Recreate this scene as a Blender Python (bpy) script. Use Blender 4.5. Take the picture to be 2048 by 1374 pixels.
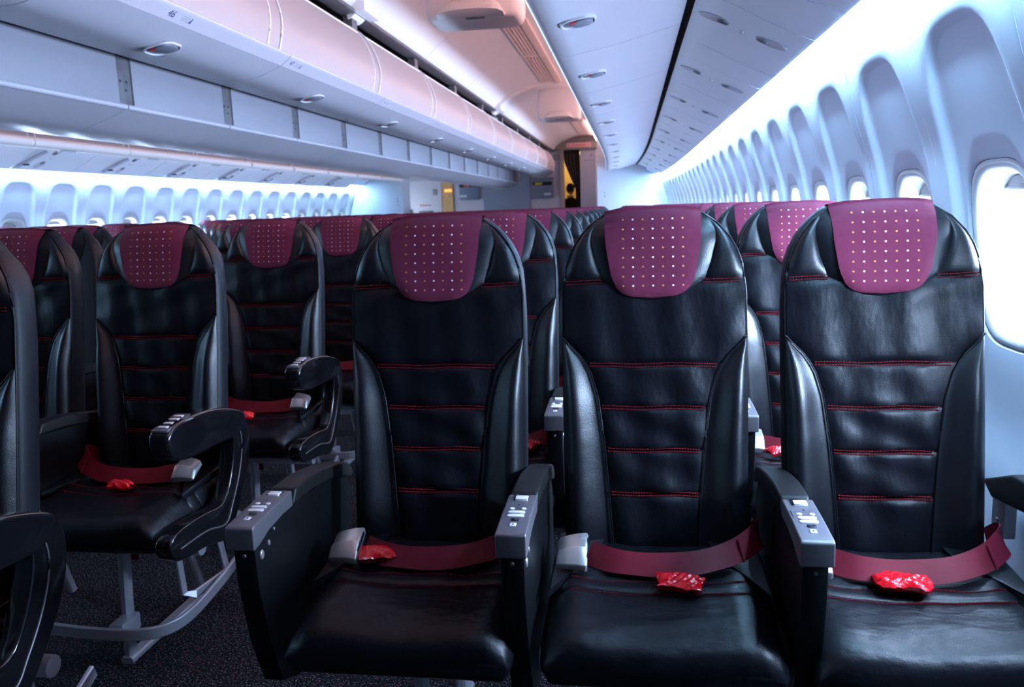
import bpy, bmesh, math, random
from mathutils import Vector, Matrix
for o in list(bpy.data.objects): bpy.data.objects.remove(o)
SC = bpy.context.scene
COL = SC.collection
random.seed(7)
# ------------------------------------------------------------------ camera
IW, IH, FPX = 2048, 1374, 1620.0
VPX, VPY, ROLL, EYE = 1262.0, 410.0, 0.6, 1.2
_d = Vector(((VPX - IW/2)/FPX, -(VPY - IH/2)/FPX, 1.0)).normalized()      # cabin axis in (right, up, forward)
_a = math.radians(ROLL)
_z = Vector((-math.sin(_a), math.cos(_a), 0.0)); _z = (_z - _d*_z.dot(_d)).normalized()
_x = _d.cross(_z)
if _x.x < 0: _x = -_x
M = Matrix(((_x.x, _x.y, -_x.z), (_d.x, _d.y, -_d.z), (_z.x, _z.y, -_z.z))).to_4x4()
cam_d = bpy.data.cameras.new('camera'); cam = bpy.data.objects.new('camera', cam_d); COL.objects.link(cam)
cam.matrix_world = Matrix.Translation((0, 0, EYE)) @ M
cam_d.sensor_width = 23.6; cam_d.sensor_fit = 'HORIZONTAL'; cam_d.lens = FPX/IW*23.6
cam_d.clip_start = 0.02; cam_d.clip_end = 200
cam_d.dof.use_dof = True; cam_d.dof.focus_distance = 1.62; cam_d.dof.aperture_fstop = 5.0
SC.camera = cam
# ------------------------------------------------------------------ world (bright hazy daylight outside the windows)
W = bpy.data.worlds.new('sky'); SC.world = W; W.use_nodes = True
_bg = W.node_tree.nodes['Background']; _bg.inputs[0].default_value = (0.66, 0.82, 1.0, 1); _bg.inputs[1].default_value = 7.0
SKY_WINDOW_W = 44.0       # watts of daylight per window
COVE_STRENGTH = 195.0
CEIL_STRENGTH = 12.5
SC.view_settings.view_transform = 'Standard'; SC.view_settings.look = 'None'
SC.view_settings.exposure = 0.25; SC.view_settings.gamma = 1.0
SC.view_settings.use_curve_mapping = False

def area(name, loc, direction, sx, sy, watts, col):
    l = bpy.data.lights.new(name, 'AREA'); l.shape = 'RECTANGLE'; l.size = sx; l.size_y = sy
    l.energy = watts; l.color = col
    o = bpy.data.objects.new(name, l); COL.objects.link(o); o.location = loc
    o.rotation_euler = Vector(direction).to_track_quat('-Z', 'Y').to_euler()
    return o

# ------------------------------------------------------------------ layout numbers (metres; camera at x=0,y=0)
XC = -2.15                    # cabin centre line
YB = 14.0                     # outboard bulkheads
YE = 16.8                     # rear wall
PITCH = 0.787
WP = 0.5335                   # window pitch
def taper(y):                 # the tail narrows towards the back
    return 0.12*max(0.0, (y-8.0)/6.0)**2
def taper_rot(y):
    return 0.24*max(0.0, (y-8.0)/6.0)/6.0

# ------------------------------------------------------------------ materials
MATS = {}
def mat(name, col, rough=0.5, metal=0.0, spec=0.5, bump=None, emit=None, coat=0.0, colvar=None, sheen=0.0, bump2=None):
    m = bpy.data.materials.new(name); m.use_nodes = True
    nt = m.node_tree; b = nt.nodes['Principled BSDF']
    b.inputs['Base Color'].default_value = (*col, 1); b.inputs['Roughness'].default_value = rough
    b.inputs['Metallic'].default_value = metal; b.inputs['Specular IOR Level'].default_value = spec
    b.inputs['Coat Weight'].default_value = coat; b.inputs['Sheen Weight'].default_value = sheen
    if emit:
        b.inputs['Emission Color'].default_value = (*emit[0], 1); b.inputs['Emission Strength'].default_value = emit[1]
    tc = nt.nodes.new('ShaderNodeTexCoord'); oi = nt.nodes.new('ShaderNodeObjectInfo')
    add = nt.nodes.new('ShaderNodeVectorMath'); add.operation = 'MULTIPLY_ADD'
    nt.links.new(oi.outputs['Random'], add.inputs[0]); add.inputs[1].default_value = (17, 31, 23)
    nt.links.new(tc.outputs['Object'], add.inputs[2])
    last = None
    for bp in (bump, bump2):
        if not bp: continue
        scale, strength, dist, stretch = bp
        mp = nt.nodes.new('ShaderNodeMapping'); mp.inputs['Scale'].default_value = stretch
        n = nt.nodes.new('ShaderNodeTexNoise'); n.inputs['Scale'].default_value = scale; n.inputs['Detail'].default_value = 3
        bm_ = nt.nodes.new('ShaderNodeBump'); bm_.inputs['Strength'].default_value = strength; bm_.inputs['Distance'].default_value = dist
        nt.links.new(add.outputs[0], mp.inputs[0]); nt.links.new(mp.outputs[0], n.inputs['Vector'])
        nt.links.new(n.outputs['Fac'], bm_.inputs['Height'])
        if last: nt.links.new(last.outputs[0], bm_.inputs['Normal'])
        last = bm_
    if last: nt.links.new(last.outputs[0], b.inputs['Normal'])
    if colvar:
        scale, c2, lo, hi = colvar
        n = nt.nodes.new('ShaderNodeTexNoise'); n.inputs['Scale'].default_value = scale; n.inputs['Detail'].default_value = 2
        r = nt.nodes.new('ShaderNodeValToRGB'); r.color_ramp.elements[0].position = lo; r.color_ramp.elements[1].position = hi
        r.color_ramp.elements[0].color = (*col, 1); r.color_ramp.elements[1].color = (*c2, 1)
        nt.links.new(add.outputs[0], n.inputs['Vector']); nt.links.new(n.outputs['Fac'], r.inputs[0]); nt.links.new(r.outputs[0], b.inputs['Base Color'])
    MATS[name] = m
    return m
LEATHER = mat('black_leather', (0.0028, 0.003, 0.0055), 0.42, spec=0.22, bump=(13, 0.22, 0.02, (1.3, 1, 0.6)), bump2=(420, 0.18, 0.002, (1, 1, 1)))
LEATHER_S = mat('black_leather_smooth', (0.0028, 0.003, 0.0055), 0.38, spec=0.50, bump=(8, 0.18, 0.015, (1, 1, 1)), bump2=(420, 0.18, 0.002, (1, 1, 1)))
CUSH = mat('black_leather_seat', (0.0028, 0.0029, 0.0055), 0.40, spec=0.30, bump=(12, 0.30, 0.02, (0.8, 1.6, 1)), bump2=(420, 0.2, 0.002, (1, 1, 1)))
SHELL = mat('seat_shell_leather', (0.006, 0.007, 0.011), 0.5, spec=0.32, bump=(300, 0.1, 0.002, (1, 1, 1)))
PLASTIC = mat('black_plastic', (0.003, 0.003, 0.004), 0.45, spec=0.2, bump=(500, 0.05, 0.001, (1, 1, 1)))
GLOSS = mat('black_gloss_plastic', (0.006, 0.006, 0.008), 0.12, coat=0.4, bump=(3, 0.02, 0.01, (1, 1, 1)))
PADM = mat('armrest_pad', (0.008, 0.0075, 0.008), 0.5, spec=0.3, bump=(350, 0.1, 0.002, (1, 1, 1)))
SILVER = mat('silver_plastic', (0.15, 0.14, 0.155), 0.42, metal=0.5, bump=(600, 0.04, 0.001, (1, 1, 1)))
PLATE = mat('grey_face_plate', (0.13, 0.12, 0.15), 0.4, metal=0.4)
WHITEB = mat('white_button', (0.75, 0.72, 0.74), 0.4)
DARKSLOT = mat('dark_slot', (0.006, 0.006, 0.012), 0.2)
METAL = mat('brushed_metal', (0.52, 0.52, 0.58), 0.35, metal=0.6, bump=(200, 0.05, 0.001, (1, 1, 8)))
CHROME = mat('buckle_steel', (0.58, 0.56, 0.56), 0.36, metal=0.8, bump=(60, 0.05, 0.002, (1, 1, 1)))
BELT = mat('maroon_webbing', (0.14, 0.006, 0.017), 0.55, spec=0.18, sheen=0.0, bump=(260, 0.25, 0.001, (1, 8, 8)), colvar=(9, (0.115, 0.005, 0.013), 0.4, 0.7))
STITCH = mat('red_thread', (0.15, 0.008, 0.013), 0.7, spec=0.1, bump=(500, 0.1, 0.001, (1, 1, 1)))
PIPE = mat('dark_piping', (0.003, 0.003, 0.005), 0.5, spec=0.25)
REDP = mat('red_plastic_film', (0.66, 0.002, 0.010), 0.20, coat=0.3, bump=(55, 0.5, 0.008, (1, 1, 1)))
CREAM = mat('bin_plastic', (0.51, 0.475, 0.53), 0.30, bump=(2, 0.03, 0.02, (1, 1, 1)), colvar=(3, (0.495, 0.46, 0.515), 0.35, 0.7))
BARREL = mat('bin_barrel_pink_lit', (0.40, 0.31, 0.305), 0.42, colvar=(2.5, (0.385, 0.30, 0.295), 0.35, 0.7))  # pink of the ceiling light is mixed into this plastic colour
CEILM = mat('ceiling_plastic', (0.80, 0.74, 0.74), 0.5, colvar=(2, (0.78, 0.72, 0.72), 0.35, 0.7))
GRILLE = mat('ceiling_grille', (0.66, 0.52, 0.48), 0.5)
WALLM = mat('sidewall_plastic', (0.74, 0.80, 0.92), 0.5, colvar=(2, (0.72, 0.78, 0.91), 0.35, 0.7))
RINGM = mat('window_frame_plastic', (0.78, 0.78, 0.80), 0.4)
SHADEM = mat('window_shade_plastic', (0.50, 0.49, 0.50), 0.5)
GASKET = mat('grey_gasket', (0.16, 0.16, 0.20), 0.6)
PSUM = mat('service_panel_plastic', (0.78, 0.75, 0.80), 0.42, colvar=(4, (0.76, 0.73, 0.78), 0.35, 0.7))
DARK = mat('dark_gap', (0.012, 0.011, 0.013), 0.8)
GREYMETAL = mat('grey_bracket', (0.16, 0.15, 0.16), 0.5, metal=0.3, colvar=(12, (0.12, 0.11, 0.12), 0.4, 0.6))
PADDLE = mat('latch_paddle', (0.16, 0.16, 0.20), 0.45)
REDFLAG = mat('latch_flag_red', (0.45, 0.03, 0.03), 0.5)
BULK = mat('bulkhead_laminate', (0.55, 0.58, 0.66), 0.5, colvar=(3, (0.52, 0.55, 0.63), 0.35, 0.7))
BULKG = mat('rear_wall_laminate', (0.34, 0.33, 0.40), 0.55, colvar=(3, (0.32, 0.31, 0.38), 0.35, 0.7))
BULKB = mat('blue_grey_wall_fabric', (0.15, 0.19, 0.28), 0.7, colvar=(300, (0.13, 0.17, 0.25), 0.4, 0.6))
PANELB = mat('blue_pocket_panel', (0.085, 0.115, 0.18), 0.6)
DOORM = mat('lavatory_door_laminate', (0.42, 0.41, 0.48), 0.5)
WOOD = mat('ochre_jamb', (0.42, 0.25, 0.10), 0.5, colvar=(20, (0.36, 0.21, 0.08), 0.4, 0.6))
CURTAIN = mat('dark_curtain', (0.035, 0.025, 0.022), 0.85, bump=(200, 0.2, 0.002, (1, 1, 1)))
TAUPE = mat('door_frame_taupe', (0.24, 0.20, 0.19), 0.5)
SIGNRED = mat('sign_pink', (0.55, 0.25, 0.26), 0.5, emit=((0.9, 0.35, 0.35), 0.12))
INK = mat('dark_print', (0.05, 0.06, 0.16), 0.6)
REDINK = mat('red_print', (0.40, 0.05, 0.05), 0.6)
LAMP = mat('cove_lamp', (1, 1, 1), 0.5, emit=((0.36, 0.68, 1.0), COVE_STRENGTH))
LAMPW = mat('ceiling_lamp', (1, 1, 1), 0.5, emit=((1.0, 0.62, 0.60), CEIL_STRENGTH))
ORANGE = mat('lit_orange_sign', (0.8, 0.25, 0.05), 0.5, emit=((1.0, 0.30, 0.06), 1.6))
GALLEYL = mat('galley_lamp', (1, 0.8, 0.5), 0.5, emit=((1.0, 0.72, 0.32), 5.0))
GALLEY = mat('galley_wall', (0.55, 0.40, 0.18), 0.6)
HAIR = mat('black_hair', (0.006, 0.005, 0.005), 0.5)
SUIT = mat('black_jacket', (0.008, 0.008, 0.010), 0.8)
COLLAR = mat('cream_scarf', (0.55, 0.40, 0.22), 0.6)
SKIN = mat('skin', (0.45, 0.26, 0.18), 0.5)
FRONTM = mat('front_wall_dark', (0.035, 0.037, 0.05), 0.9, bump=(300, 0.2, 0.002, (1, 1, 1)))  # unseen wall behind the camera, darkened to cut bounce onto the seats
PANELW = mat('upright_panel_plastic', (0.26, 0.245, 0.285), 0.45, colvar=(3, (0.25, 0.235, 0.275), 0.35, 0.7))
LINER = mat('dark_liner', (0.10, 0.10, 0.11), 0.8)

def glass_mat():
    m = bpy.data.materials.new('window_glass'); m.use_nodes = True; nt = m.node_tree
    nt.nodes.remove(nt.nodes['Principled BSDF'])
    t = nt.nodes.new('ShaderNodeBsdfTransparent'); t.inputs[0].default_value = (0.96, 0.98, 1, 1)
    g = nt.nodes.new('ShaderNodeBsdfGlossy'); g.inputs['Roughness'].default_value = 0.03
    mx = nt.nodes.new('ShaderNodeMixShader'); mx.inputs[0].default_value = 0.06
    nt.links.new(t.outputs[0], mx.inputs[1]); nt.links.new(g.outputs[0], mx.inputs[2])
    nt.links.new(mx.outputs[0], nt.nodes['Material Output'].inputs[0])
    return m
GLASS = glass_mat()

def carpet_mat():
    m = bpy.data.materials.new('speckled_carpet'); m.use_nodes = True; nt = m.node_tree; b = nt.nodes['Principled BSDF']
    b.inputs['Roughness'].default_value = 0.95; b.inputs['Specular IOR Level'].default_value = 0.1
    tc = nt.nodes.new('ShaderNodeTexCoord')
    n = nt.nodes.new('ShaderNodeTexNoise'); n.inputs['Scale'].default_value = 190; n.inputs['Detail'].default_value = 2
    r = nt.nodes.new('ShaderNodeValToRGB'); e = r.color_ramp.elements
    e[0].position = 0.56; e[0].color = (0.0045, 0.0045, 0.007, 1); e[1].position = 0.70; e[1].color = (0.22, 0.21, 0.24, 1)
    n2 = nt.nodes.new('ShaderNodeTexNoise'); n2.inputs['Scale'].default_value = 60
    r2 = nt.nodes.new('ShaderNodeValToRGB'); e2 = r2.color_ramp.elements
    e2[0].position = 0.62; e2[0].color = (0, 0, 0, 1); e2[1].position = 0.68; e2[1].color = (1, 1, 1, 1)
    mx = nt.nodes.new('ShaderNodeMixRGB'); mx.inputs[2].default_value = (0.09, 0.015, 0.03, 1)
    nt.links.new(tc.outputs['Object'], n.inputs['Vector']); nt.links.new(tc.outputs['Object'], n2.inputs['Vector'])
    nt.links.new(n.outputs['Fac'], r.inputs[0]); nt.links.new(n2.outputs['Fac'], r2.inputs[0])
    nt.links.new(r2.outputs[0], mx.inputs[0]); nt.links.new(r.outputs[0], mx.inputs[1]); nt.links.new(mx.outputs[0], b.inputs['Base Color'])
    bu = nt.nodes.new('ShaderNodeBump'); bu.inputs['Strength'].default_value = 0.6; bu.inputs['Distance'].default_value = 0.004
    nt.links.new(n.outputs['Fac'], bu.inputs['Height']); nt.links.new(bu.outputs[0], b.inputs['Normal'])
    return m
CARPET = carpet_mat()

def cover_mat():
    """maroon cloth printed with a grid of small white and ochre dots"""
    m = bpy.data.materials.new('maroon_dotted_cloth'); m.use_nodes = True; nt = m.node_tree; b = nt.nodes['Principled BSDF']
    b.inputs['Roughness'].default_value = 0.8; b.inputs['Sheen Weight'].default_value = 0.08; b.inputs['Specular IOR Level'].default_value = 0.25
    N = nt.nodes.new; L = nt.links.new
    tc = N('ShaderNodeTexCoord'); sp = N('ShaderNodeSeparateXYZ'); L(tc.outputs['Object'], sp.inputs[0])
    def mth(op, a, bb=None, c=None):
        n = N('ShaderNodeMath'); n.operation = op
        for i, v in enumerate((a, bb, c)):
            if v is None: continue
            if isinstance(v, (int, float)): n.inputs[i].default_value = v
            else: L(v, n.inputs[i])
        return n.outputs[0]
    cx = mth('DIVIDE', mth('ADD', sp.outputs[0], 0.0205*3.5), 0.0205)
    cz = mth('DIVIDE', mth('SUBTRACT', sp.outputs[2], 1.0235), 0.0195)
    fx = mth('SUBTRACT', mth('FRACT', cx), 0.5); fz = mth('SUBTRACT', mth('FRACT', cz), 0.5)
    d2 = mth('ADD', mth('MULTIPLY', fx, fx), mth('MULTIPLY', fz, fz))
    dot = mth('LESS_THAN', d2, 0.0105)
    col = mth('FLOOR', cx)
    inx = mth('MULTIPLY', mth('GREATER_THAN', cx, 0.0), mth('LESS_THAN', cx, 7.0))
    inz = mth('MULTIPLY', mth('GREATER_THAN', cz, 0.0), mth('LESS_THAN', cz, 8.0))
    mask = mth('MULTIPLY', dot, mth('MULTIPLY', inx, inz))
    par = mth('MODULO', col, 2.0)
    dc = N('ShaderNodeMixRGB'); L(par, dc.inputs[0]); dc.inputs[1].default_value = (0.55, 0.23, 0.06, 1); dc.inputs[2].default_value = (0.85, 0.75, 0.80, 1)
    n = N('ShaderNodeTexNoise'); n.inputs['Scale'].default_value = 18; L(tc.outputs['Object'], n.inputs['Vector'])
    base = N('ShaderNodeMixRGB'); L(n.outputs['Fac'], base.inputs[0]); base.inputs[1].default_value = (0.115, 0.009, 0.033, 1); base.inputs[2].default_value = (0.14, 0.013, 0.043, 1)
    fin = N('ShaderNodeMixRGB'); L(mask, fin.inputs[0]); L(base.outputs[0], fin.inputs[1]); L(dc.outputs[0], fin.inputs[2])
    L(fin.outputs[0], b.inputs['Base Color'])
    n3 = N('ShaderNodeTexNoise'); n3.inputs['Scale'].default_value = 500; L(tc.outputs['Object'], n3.inputs['Vector'])
    bu = N('ShaderNodeBump'); bu.inputs['Strength'].default_value = 0.25; bu.inputs['Distance'].default_value = 0.001; L(n3.outputs['Fac'], bu.inputs['Height'])
    n4 = N('ShaderNodeTexNoise'); n4.inputs['Scale'].default_value = 20; L(tc.outputs['Object'], n4.inputs['Vector'])
    bu2 = N('ShaderNodeBump'); bu2.inputs['Strength'].default_value = 0.25; bu2.inputs['Distance'].default_value = 0.012; L(n4.outputs['Fac'], bu2.inputs['Height']); L(bu.outputs[0], bu2.inputs['Normal'])
    L(bu2.outputs[0], b.inputs['Normal'])
    return m
COVER = cover_mat()

# ------------------------------------------------------------------ mesh helpers
class MB:
    def __init__(s): s.v = []; s.f = []
    def quadgrid(s, fn, nu, nv, closeu=False):
        o = len(s.v)
        for i in range(nu):
            for j in range(nv): s.v.append(tuple(fn(i/(nu-1) if not closeu else i/nu, j/(nv-1))))
        for i in range(nu if closeu else nu-1):
            for j in range(nv-1):
                a = o+i*nv+j; b_ = o+((i+1) % nu)*nv+j
                s.f.append((a, b_, b_+1, a+1))
        return s
    def loft(s, loops, cap=True, close=True):
        o = len(s.v); n = len(loops[0])
        for l in loops: s.v += [tuple(p) for p in l]
        for i in range(len(loops)-1):
            for j in range(n if close else n-1):
                k = (j+1) % n
                s.f.append((o+i*n+j, o+i*n+k, o+(i+1)*n+k, o+(i+1)*n+j))
        if cap and close:
            s.f.append(tuple(o+j for j in range(n))[::-1]); e = o+(len(loops)-1)*n; s.f.append(tuple(e+j for j in range(n)))
        return s
    def box(s, x0, x1, y0, y1, z0, z1):
        return s.loft([[(x0, y0, z0), (x1, y0, z0), (x1, y1, z0), (x0, y1, z0)], [(x0, y0, z1), (x1, y0, z1), (x1, y1, z1), (x0, y1, z1)]])
    def tube(s, pts, r, n=10, flat=None, up=(0, 0, 1)):
        """tube along pts; r number or list; flat=(a,b) half sizes for a bar"""
        P = [Vector(p) for p in pts]; loops = []
        for i, p in enumerate(P):
            t = (P[min(i+1, len(P)-1)]-P[max(i-1, 0)]).normalized()
            u = Vector(up)
            if abs(t.dot(u)) > 0.98: u = Vector((0, 1, 0)) if abs(t.y) < 0.9 else Vector((1, 0, 0))
            a = t.cross(u).normalized(); b_ = a.cross(t).normalized()
            rr = r[i] if isinstance(r, (list, tuple)) else r
            if flat:
                A, B = flat; c = min(A, B)*0.5
                q = [(A, -B+c), (A, B-c), (A-c, B), (-A+c, B), (-A, B-c), (-A, -B+c), (-A+c, -B), (A-c, -B)]
                loops.append([p+a*x+b_*y for x, y in q])
            else:
                loops.append([p+a*(rr*math.cos(2*math.pi*k/n))+b_*(rr*math.sin(2*math.pi*k/n)) for k in range(n)])
        return s.loft(loops)
    def prism(s, poly, x0, x1, axes='yz'):
        """poly in (y,z) extruded along x  (axes 'yz'), or in (x,z) along y ('xz')"""
        if axes == 'yz': l0 = [(x0, a, b_) for a, b_ in poly]; l1 = [(x1, a, b_) for a, b_ in poly]
        elif axes == 'xz': l0 = [(a, x0, b_) for a, b_ in poly]; l1 = [(a, x1, b_) for a, b_ in poly]
        else: l0 = [(a, b_, x0) for a, b_ in poly]; l1 = [(a, b_, x1) for a, b_ in poly]
        return s.loft([l0, l1])
    def strip(s, prof, t, y0, y1, ny=2):
        """sheet of thickness t along an (x,z) profile, extruded in y; thickness to the left of travel"""
        n = len(prof); inn = []
        for i in range(n):
            a = Vector(prof[max(i-1, 0)]); b_ = Vector(prof[min(i+1, n-1)]); d = (b_-a).normalized()
            inn.append((prof[i][0]-d.y*t, prof[i][1]+d.x*t))
        loop = list(prof)+inn[::-1]; m = len(loop); o = len(s.v)
        for k in range(ny):
            y = y0+(y1-y0)*k/(ny-1); s.v += [(x, y, z) for x, z in loop]
        for k in range(ny-1):
            for j in range(m): s.f.append((o+k*m+j, o+k*m+(j+1) % m, o+(k+1)*m+(j+1) % m, o+(k+1)*m+j))
        for k, rev in ((0, 1), (ny-1, 0)):
            b0 = o+k*m
            for j in range(n-1):
                q = (b0+j, b0+j+1, b0+m-2-j, b0+m-1-j); s.f.append(q[::-1] if not rev else q)
        return s
    def mesh(s, name, m, bevel=0, angle=40, seg=2, smooth=True, recalc=True):
        me = bpy.data.meshes.new(name); me.from_pydata(s.v, [], s.f); me.materials.append(m)
        bm = bmesh.new(); bm.from_mesh(me)
        if recalc: bmesh.ops.recalc_face_normals(bm, faces=bm.faces)
        if bevel:
            es = [e for e in bm.edges if len(e.link_faces) == 2 and e.calc_face_angle(0) > math.radians(38)]
            bmesh.ops.bevel(bm, geom=es, offset=bevel, segments=seg, profile=0.6, affect='EDGES', clamp_overlap=True)
        bm.to_mesh(me); bm.free()
        if smooth:
            me.shade_smooth(); me.set_sharp_from_angle(angle=math.radians(angle))
        return me

def interp(tab, x):
    if x <= tab[0][0]: return tab[0][1]
    for (a, fa), (b_, fb) in zip(tab, tab[1:]):
        if x <= b_: return fa+(fb-fa)*(x-a)/(b_-a)
    return tab[-1][1]
def smoothcurve(pts, n=6):
    """catmull-rom through 2d/3d points"""
    P = [Vector(p) for p in pts]; out = []
    for i in range(len(P)-1):
        p0, p1, p2, p3 = P[max(i-1, 0)], P[i], P[i+1], P[min(i+2, len(P)-1)]
        for k in range(n):
            t = k/n
            out.append(0.5*((2*p1)+(p2-p0)*t+(2*p0-5*p1+4*p2-p3)*t*t+(3*p1-p0-3*p2+p3)*t**3))
    out.append(P[-1]); return [tuple(p) for p in out]
def rrect(hx, hy, r, n=5, cx=0, cy=0):
    out = []
    for sx, sy, a0 in ((1, 1, 0), (-1, 1, 90), (-1, -1, 180), (1, -1, 270)):
        for k in range(n+1):
            a = math.radians(a0+90*k/n); out.append((cx+sx*(hx-r)+r*math.cos(a), cy+sy*(hy-r)+r*math.sin(a)))
    return out
def ellipse(a, b_, n=24, cx=0, cy=0): return [(cx+a*math.cos(2*math.pi*k/n), cy+b_*math.sin(2*math.pi*k/n)) for k in range(n)]

def link(name, data, parent=None, loc=(0, 0, 0), rot=(0, 0, 0)):
    o = bpy.data.objects.new(name, data); COL.objects.link(o); o.location = loc; o.rotation_euler = rot
    if parent: o.parent = parent
    return o
def thing(name, label, cat, loc=(0, 0, 0), rot=(0, 0, 0), group=None, data=None):
    o = link(name, data, None, loc, rot); o['label'] = label; o['category'] = cat
    if group: o['group'] = group
    return o
def struct(name, data=None, loc=(0, 0, 0), rot=(0, 0, 0), label=None):
    o = link(name, data, None, loc, rot); o['kind'] = 'structure'
    if label: o['label'] = label
    return o
def place(spec, parent):
    """spec: list of (name, mesh, [child specs]) sharing mesh data"""
    for it in spec:
        c = link(it[0], it[1], parent)
        for ch in (it[2] if len(it) > 2 else ()): link(ch[0], ch[1], c)
ORD = ['first', 'second', 'third', 'fourth', 'fifth', 'sixth', 'seventh', 'eighth', 'ninth', 'tenth', 'eleventh', 'twelfth', 'thirteenth', 'fourteenth', 'fifteenth', 'sixteenth', 'seventeenth', 'eighteenth', 'nineteenth', 'twentieth', 'twenty-first', 'twenty-second', 'twenty-third', 'twenty-fourth', 'twenty-fifth', 'twenty-sixth', 'twenty-seventh']
def text_mesh(s, size, m, thick=0.0003):
    c = bpy.data.curves.new('print', 'FONT'); c.body = s; c.size = size; c.extrude = thick; c.align_x = 'CENTER'; c.align_y = 'CENTER'
    o = bpy.data.objects.new('print_tmp', c); COL.objects.link(o)
    dg = bpy.context.evaluated_depsgraph_get(); me = bpy.data.meshes.new_from_object(o.evaluated_get(dg))
    bpy.data.objects.remove(o); me.materials.clear(); me.materials.append(m); return me


# ================================================================== STRUCTURE
Y0 = -1.10
floor = struct('floor', MB().box(-5.3, 1.0, Y0, 20.2, -0.05, 0.0).mesh('floor', CARPET, smooth=False))
# unseen dark liner, added above bins and ceilings to keep sky light out
_arc = [(1.12, 1.5)] + [(XC+3.27*math.cos(a), 1.35+1.75*math.sin(a)) for a in [math.radians(12+156*k/24) for k in range(25)]] + [(-5.42, 1.5)]
struct('trim_1', MB().strip(_arc[::-1], 0.03, Y0, 20.2).mesh('trim_1', LINER))
struct('wall_front', MB().box(-5.5, 1.2, Y0-0.06, Y0, 0, 3.2).mesh('wall_front', FRONTM, smooth=False))

# ---- sidewall profile and one-window cell with niche and opening
XWT = [(0, .70), (.10, .755), (.3, .785), (.6, .795), (.9, .775), (1.07, .755), (1.2, .735), (1.3, .715), (1.42, .676), (1.55, .640), (1.65, .627), (1.72, .622), (1.80, .615)]
_xs = None
def XW(z):
    # smooth interpolation
    t = XWT
    for i in range(len(t)-1):
        if z <= t[i+1][0]:
            p0, p1, p2, p3 = t[max(i-1, 0)], t[i], t[i+1], t[min(i+2, len(t)-1)]
            u = (z-p1[0])/(p2[0]-p1[0])
            m1 = (p2[1]-p0[1])/(p2[0]-p0[0]); m2 = (p3[1]-p1[1])/(p3[0]-p1[0]); h = p2[0]-p1[0]
            return (2*u**3-3*u*u+1)*p1[1]+(u**3-2*u*u+u)*h*m1+(-2*u**3+3*u*u)*p2[1]+(u**3-u*u)*h*m2
    return t[-1][1]
ZC = 1.07; ZT = 1.735
def srad(th, a, bu, bd, n):
    c, s_ = math.cos(th), math.sin(th); b_ = bu if s_ >= 0 else bd
    return 1.0/((abs(c)/a)**n+(abs(s_)/b_)**n)**(1.0/n)
def rectrad(th, a, bu, bd):
    c, s_ = math.cos(th), math.sin(th); b_ = bu if s_ >= 0 else bd
    return min(a/abs(c) if abs(c) > 1e-6 else 9, b_/abs(s_) if abs(s_) > 1e-6 else 9)
HALF = WP/2-0.00005
_th = sorted(set([round(2*math.pi*k/84, 5) for k in range(84)] + [round(math.atan2(b_, a) % (2*math.pi), 5) for a in (HALF, -HALF) for b_ in (ZT-ZC, -ZC)]))
def wall_cell(mb, yc):
    shapes = []
    def loop(rf, dep):
        out = []
        for th in _th:
            r = rf(th); y = r*math.cos(th); z = min(max(ZC+r*math.sin(th), 0), ZT); s_ = math.sin(th)
            out.append((y, z, dep(th, z)))
        shapes.append(out)
    low = lambda th: max(0.0, -math.sin(th))
    ring = lambda th: srad(th, .163, .202, .205, 3.4)
    nin = lambda th: srad(th, .178-.012*low(th), .470, .36, 4.0)
    nout = lambda th: srad(th, .214+.012*low(th), .487, .52, 4.0)
    rc = lambda th: rectrad(th, HALF, ZT-ZC, ZC)
    loop(lambda th: ring(th)-.006, lambda th, z: .032)
    loop(ring, lambda th, z: .020)
    for k in range(1, 6): loop(lambda th, k=k: ring(th)+(nin(th)-ring(th))*k/5, lambda th, z: .018)
    for k in range(1, 4): loop(lambda th, k=k: nin(th)+(nout(th)-nin(th))*k/4, lambda th, z, k=k: .018*(.5+.5*math.cos(math.pi*k/4)))
    for k in range(0, 7): loop(lambda th, k=k: nout(th)+(rc(th)-nout(th))*k/6, lambda th, z: 0.0)
    mb.loft([[(XW(z)+d, yc+y, z) for y, z, d in l] for l in shapes], cap=False)
mb = MB(); wall_cell(mb, -WP/2); wall_cell(mb, WP/2)
PANEL_R = mb.mesh('wall_panel', WALLM, angle=55, recalc=False)
def mirror_mesh(me, name):
    c = me.copy(); c.name = name
    for v in c.vertices: v.co.x = -v.co.x
    bm = bmesh.new(); bm.from_mesh(c); bmesh.ops.reverse_faces(bm, faces=bm.faces); bm.to_mesh(c); bm.free()
    c.shade_smooth(); c.set_sharp_from_angle(angle=math.radians(55)); return c
PANEL_L = mirror_mesh(PANEL_R, 'wall_panel')
# window frame: ring lip + reveal tube to the pane
def wloop(a, b_, n, x, N=56): return [(XW(ZC+srad(2*math.pi*k/N, a, b_, b_, n)*math.sin(2*math.pi*k/N))+x, srad(2*math.pi*k/N, a, b_, b_, n)*math.cos(2*math.pi*k/N), ZC+srad(2*math.pi*k/N, a, b_, b_, n)*math.sin(2*math.pi*k/N)) for k in range(N)]
FRAME_R = MB().loft([wloop(.160, .199, 3.4, .040), wloop(.158, .198, 3.4, .024), wloop(.150, .190, 3.4, .021), wloop(.138, .178, 3.2, .028), wloop(.128, .168, 3.2, .052), wloop(.124, .164, 3.2, .105), wloop(.165, .21, 3.2, .108)], cap=False).mesh('window_frame', RINGM, angle=60)
GASK_R = MB().loft([wloop(.165, .204, 3.4, .030), wloop(.1615, .2005, 3.4, .0245), wloop(.1585, .1975, 3.4, .0245), wloop(.157, .197, 3.4, .032)], cap=False).mesh('gasket', GASKET)
PANE_R = MB().loft([wloop(.135, .175, 3.2, .096), wloop(.135, .175, 3.2, .099)]).mesh('pane', GLASS, smooth=False)
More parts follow.
